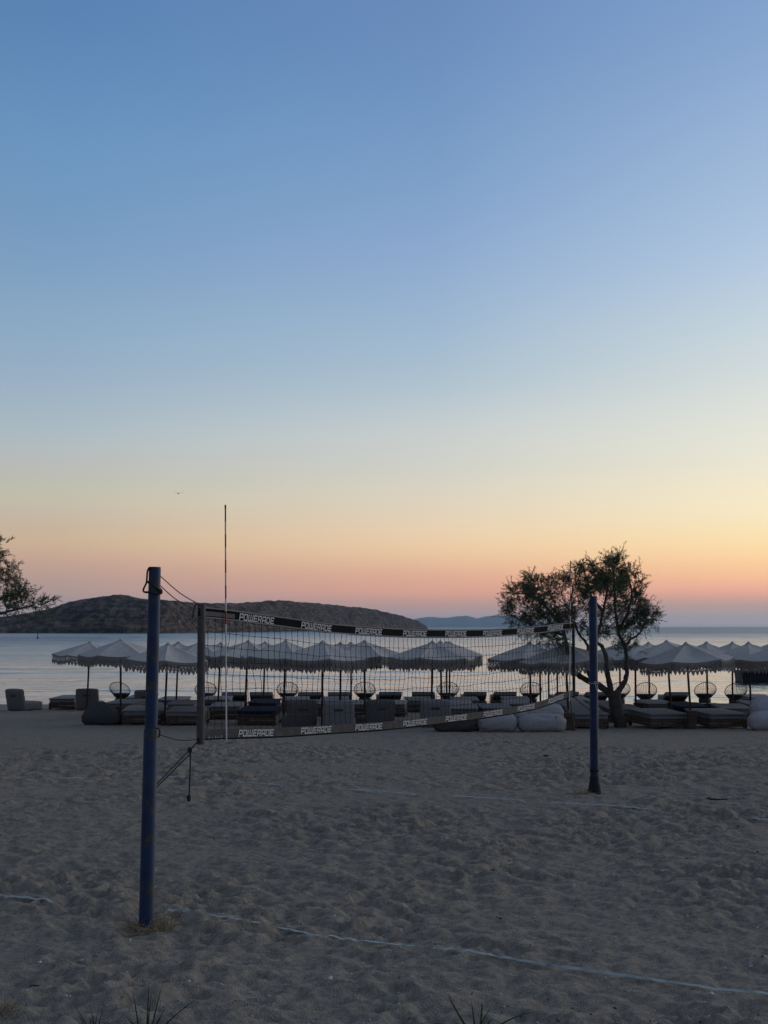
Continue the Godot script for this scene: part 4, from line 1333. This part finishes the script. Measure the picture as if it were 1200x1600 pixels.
func small_things() -> void:
	tape("pale court line tape crossing the foreground, nearest the camera", [[-3.5, -12.8, 0.015, 0.1], [-3.107, -12.627, 0.02, 0.3], [-2.675, -12.426, 0.018, 0.2], [-2.5, -12.34, -0.06, 0], [-2.3, -12.25, -0.05, 0], [-2.15, -12.18, 0.012, 0.1], [-2.0, -12.1, -0.06, 0], [-1.72, -11.94, -0.06, 0], [-1.631, -11.885, 0.03, 0.5], [-1.45, -11.80, 0.03, 0.7], [-1.172, -11.681, 0.015, 0.2], [-0.8, -11.34, 0.02, 0.2], [-0.451, -11.022, 0.016, 0.15], [-0.2, -10.89, 0.004, 0.1], [0.0, -10.762, 0.004, 0.1], [0.386, -10.494, 0.02, 0.3], [0.55, -10.39, 0.035, 0.4], [0.714, -10.277, 0.02, 0.25], [1.025, -10.033, 0.032, 0.6], [1.3, -9.88, 0.035, 0.7], [1.587, -9.713, 0.025, 0.5], [1.942, -9.512, 0.016, 0.3], [2.29, -9.35, 0.018, 0.3], [2.9, -9.0, 0.01, 0.1]], 0.025)
	tape("pale court line tape half buried in the sand beyond the net", [[-5.4, -21.6, 0.01, 0], [-5.0, -22.2, -0.04, 0], [-4.882, -22.757, 0.02, 0.2], [-4.5, -22.8, 0.02, 0.2], [-4.2, -22.86, -0.06, 0], [-3.9, -22.92, -0.04, 0], [-3.693, -22.951, 0.022, 0.3], [-3.0, -22.66, 0.022, 0.3], [-2.354, -22.379, 0.0, 0.2], [-1.75, -21.8, 0.02, 0.3], [-1.468, -21.573, 0.02, 0.3], [-1.2, -21.3, -0.06, 0], [-0.7, -20.9, -0.04, 0], [-0.513, -20.743, 0.03, 0.4], [-0.1, -20.52, 0.03, 0.5], [0.334, -20.275, 0.02, 0.3], [0.6, -20.15, -0.05, 0], [0.947, -19.975, 0.02, 0.3], [1.707, -19.541, 0.024, 0.4], [1.9, -19.41, -0.05, 0], [2.127, -19.263, 0.024, 0.4], [2.6, -18.93, 0.03, 0.4], [3.064, -18.599, 0.024, 0.4], [3.4, -18.3, -0.05, 0], [4.0, -17.8, -0.03, 0], [4.209, -17.629, 0.016, 0.2], [4.7, -17.2, 0.01, 0.2]], 0.026)
	# foreground plants: [base dx, lean x, lean z, length, bend]
	tuft("grass_plant", "dark green spiky grass plant at the bottom left edge", Vector2(-1.29, -8.52), [[-0.03, -0.15, 0, 0.22, 0.1], [0.0, 0.05, 0.1, 0.26, 0.1], [0.015, 0.2, 0, 0.25, 0.1], [0.03, 0.75, 0.1, 0.27, 0.2], [0.04, 0.9, 0, 0.24, 0.9], [-0.05, -0.8, 0, 0.16, 0.5], [0.05, 0.7, -0.2, 0.16, 1.0], [-0.02, -0.4, 0.3, 0.15, 0.2], [0.0, 0.1, 0, 0.18, 0.0], [0.02, 0.4, 0.2, 0.18, 0.1]], M.grass, 0.009)
	tuft("grass_plant", "small dark green grass plant at the bottom edge right of centre", Vector2(0.50, -8.52), [[0.0, -0.7, 0, 0.29, -0.25], [0.0, -0.1, 0.1, 0.18, 0.1], [0.02, 0.05, 0, 0.17, 0.1], [0.03, 0.75, 0, 0.25, 0.5], [-0.02, -0.9, 0.1, 0.24, 1.0], [-0.02, -0.7, -0.1, 0.2, 0.8], [0.01, 0.15, -0.1, 0.15, 0.0], [0.02, 0.3, 0.2, 0.14, 0.3]], M.grass, 0.013)
	tuft("grass_plant", "thin brownish stalks at the bottom edge left of the spiky grass", Vector2(-1.55, -8.5), [[0.0, -0.2, 0, 0.15, 0.1], [0.02, -0.35, 0.1, 0.12, 0.2], [-0.12, -0.9, 0, 0.12, 0.6], [0.0, 0.2, 0, 0.07, 0.1]], M.debris, 0.006)
	straw("dry yellow grass round the base of the near blue post", Vector3(PA.x + 0.05, gy(PA.x + 0.05, PA.z + 0.05), PA.z + 0.05), 220, 0.22, 3)
	straw("dry yellow grass left of the far blue post's boot", Vector3(2.58, gy(2.58, -20.4), -20.4), 70, 0.20, 4)
	straw("dry yellow grass at the bottom left corner", Vector3(-2.19, gy(-2.19, -8.95), -8.95), 70, 0.10, 5)

	# twigs and clumps of dry weed
	for q in [[3.089, -26.711, 0.07, "small dark clump on the sand left of the far post"], [3.008, -28.556, 0.08, "low dark clump on the sand behind the far post's left"], [-2.113, -9.495, 0.045, "dark dead leaf on the sand at the lower left"]]:
		var o := inst(soft(Vector3(q[2] * 1.5, q[2] * 0.55, q[2]), q[2] * 0.2, 0.004, 5, int(abs(q[0]) * 100.0), q[2] * 0.35), "weed_clump", M.debris, self, Vector3(q[0], gy(q[0], q[1]) + q[2] * 0.18, q[1]))
		meta(o, q[3], "debris", "dark debris on the sand")
	var dw := thing("driftwood_stick", "thin dark driftwood stick on the sand right of the far post", "stick", Vector3(4.15, gy(4.15, -19.75), -19.75))
	inst(tubemesh([Vector3(-0.22, 0.012, 0.03), Vector3(-0.08, 0.022, 0), Vector3(0.06, 0.014, 0.02), Vector3(0.22, 0.012, -0.02)], [0.008, 0.014, 0.011, 0.006], 6), "stick", M.debris, dw)
	inst(tubemesh([Vector3(-0.06, 0.02, 0), Vector3(-0.01, 0.05, 0.06)], [0.009, 0.004], 5), "side_twig", M.debris, dw)

	# shell and stone fragments scattered on the near sand
	var mm := MultiMesh.new()
	mm.transform_format = MultiMesh.TRANSFORM_3D
	mm.use_colors = true
	mm.mesh = soft(Vector3(1.0, 0.45, 0.8), 0.2, 0.02, 3, 8, 0.15)
	mm.instance_count = 2600
	for i in 2600:
		var z := -8.0 - pow(rng.randf(), 2.2) * 16.0
		var x := rng.randf_range(-0.32, 0.32) * -z
		var s: float = rng.randf_range(0.005, 0.014) * (2.1 if rng.randf() < 0.08 else 1.0)
		var b := Basis.from_euler(Vector3(rng.randf() * 0.7, rng.randf() * TAU, rng.randf() * 0.7)).scaled(Vector3.ONE * s)
		mm.set_instance_transform(i, Transform3D(b, Vector3(x, gy(x, z) + s * 0.12, z)))
		var v := rng.randf_range(0.35, 0.75) if rng.randf() < 0.45 else rng.randf_range(0.04, 0.25)
		mm.set_instance_color(i, Color(v, v * 0.95, v * 0.88))
	var mi := MultiMeshInstance3D.new()
	mi.name = "shell_fragments"
	mi.multimesh = mm
	var sm := mat(Color.WHITE, 0.6)
	sm.vertex_color_use_as_albedo = true
	mi.material_override = sm
	meta(mi, "scattered bits of shell and stone on the sand", "shells", "", "stuff")
	add_child(mi)

	# moored pontoon at the right
	var bt := thing("moored_pontoon", "long dark floating pontoon on the water at the right edge", "pontoon", Vector3(23.7, SEA, -90.0), -0.02)
	var L := 3.05
	var st := start()
	st.set_smooth_group(-1)
	var sec := [[-0.95, -0.25], [-1.05, 0.1], [-1.08, 0.60], [1.08, 0.60], [1.05, 0.1], [0.95, -0.25]]
	for i in sec.size():
		var a: Array = sec[i]; var b: Array = sec[(i + 1) % sec.size()]
		quad(st, Vector3(-L + (0.06 if a[1] < 0.5 else 0.0), a[1], a[0]), Vector3(L, a[1], a[0]), Vector3(L, b[1], b[0]), Vector3(-L + (0.06 if b[1] < 0.5 else 0.0), b[1], b[0]))
	for s in [-1, 1]:
		for i in range(1, sec.size() - 1):
			var f := func(q): return Vector3(s * L + (0.06 if s < 0 and q[1] < 0.5 else 0.0), q[1], q[0])
			tri(st, f.call(sec[0]), f.call(sec[i]), f.call(sec[i + 1]))
	inst(done(st), "hull", M.hull, bt)
	inst(boxmesh(Vector3(L * 2 + 0.02, 0.05, 2.2), 0.012), "deck", M.deck, bt, Vector3(0, 0.627, 0))
	inst(boxmesh(Vector3(L * 2 + 0.08, 0.09, 0.06), 0.02), "rub_rail", M.rubber, bt, Vector3(0, 0.53, 1.112))
	inst(boxmesh(Vector3(L * 2 + 0.08, 0.09, 0.06), 0.02), "rub_rail", M.rubber, bt, Vector3(0, 0.53, -1.112))
	for x in [-2.4, 0.0, 2.4]:
		inst(tubemesh([Vector3(x, 0.655, 0.9), Vector3(x, 0.72, 0.9), Vector3(x + 0.08, 0.73, 0.9)], [0.02], 6), "cleat", M.wire, bt)
	# buoy far out on the left
	var bu := thing("marker_buoy", "small dark marker buoy on the water before the island", "buoy", Vector3(-91.4, SEA, -406.7))
	inst(lathe([[0.0, -0.3], [0.2, -0.3], [0.26, 0.0], [0.24, 0.35], [0.14, 0.55], [0.0, 0.56]], 12), "float", M.hull, bu)
	inst(tubemesh([Vector3(0, 0.5, 0), Vector3(0.02, 2.1, 0)], [0.1, 0.09], 6), "mast", M.hull, bu)
	# gull
	var gu := thing("gull", "small gull gliding in the sky above the island", "bird", Vector3(-16.109, 12.609, -120.0), 0.25)
	var gs := start()
	tube(gs, [Vector3(0, 0, -0.16), Vector3(0, 0.005, -0.12), Vector3(0, 0, -0.02), Vector3(0, -0.005, 0.10), Vector3(0, 0.0, 0.2), Vector3(0, 0.0, 0.27)], [0.008, 0.03, 0.048, 0.042, 0.02, 0.035], 8)
	inst(done(gs), "body", M.bird, gu)
	for s in [-1.0, 1.0]:
		var ws := start()
		ws.set_smooth_group(0)
		var prof := [[0.03, 0.0, -0.09, 0.08], [0.15, 0.05, -0.11, 0.06], [0.25, 0.065, -0.07, 0.06], [0.36, 0.04, 0.0, 0.07], [0.44, 0.015, 0.07, 0.09]]
		for i in prof.size() - 1:
			var a: Array = prof[i]; var b: Array = prof[i + 1]
			var up := 1.5 if s > 0 else 0.9
			quad(ws, Vector3(s * a[0], a[1] * up, a[2]), Vector3(s * b[0], b[1] * up, b[2]), Vector3(s * b[0], b[1] * up, b[3]), Vector3(s * a[0], a[1] * up, a[3]))
			quad(ws, Vector3(s * a[0], a[1] * up + 0.008, a[2] + 0.01), Vector3(s * b[0], b[1] * up + 0.006, b[2] + 0.01), Vector3(s * b[0], b[1] * up, b[3]), Vector3(s * a[0], a[1] * up, a[3]))
		inst(done(ws), "wing", M.bird, gu)
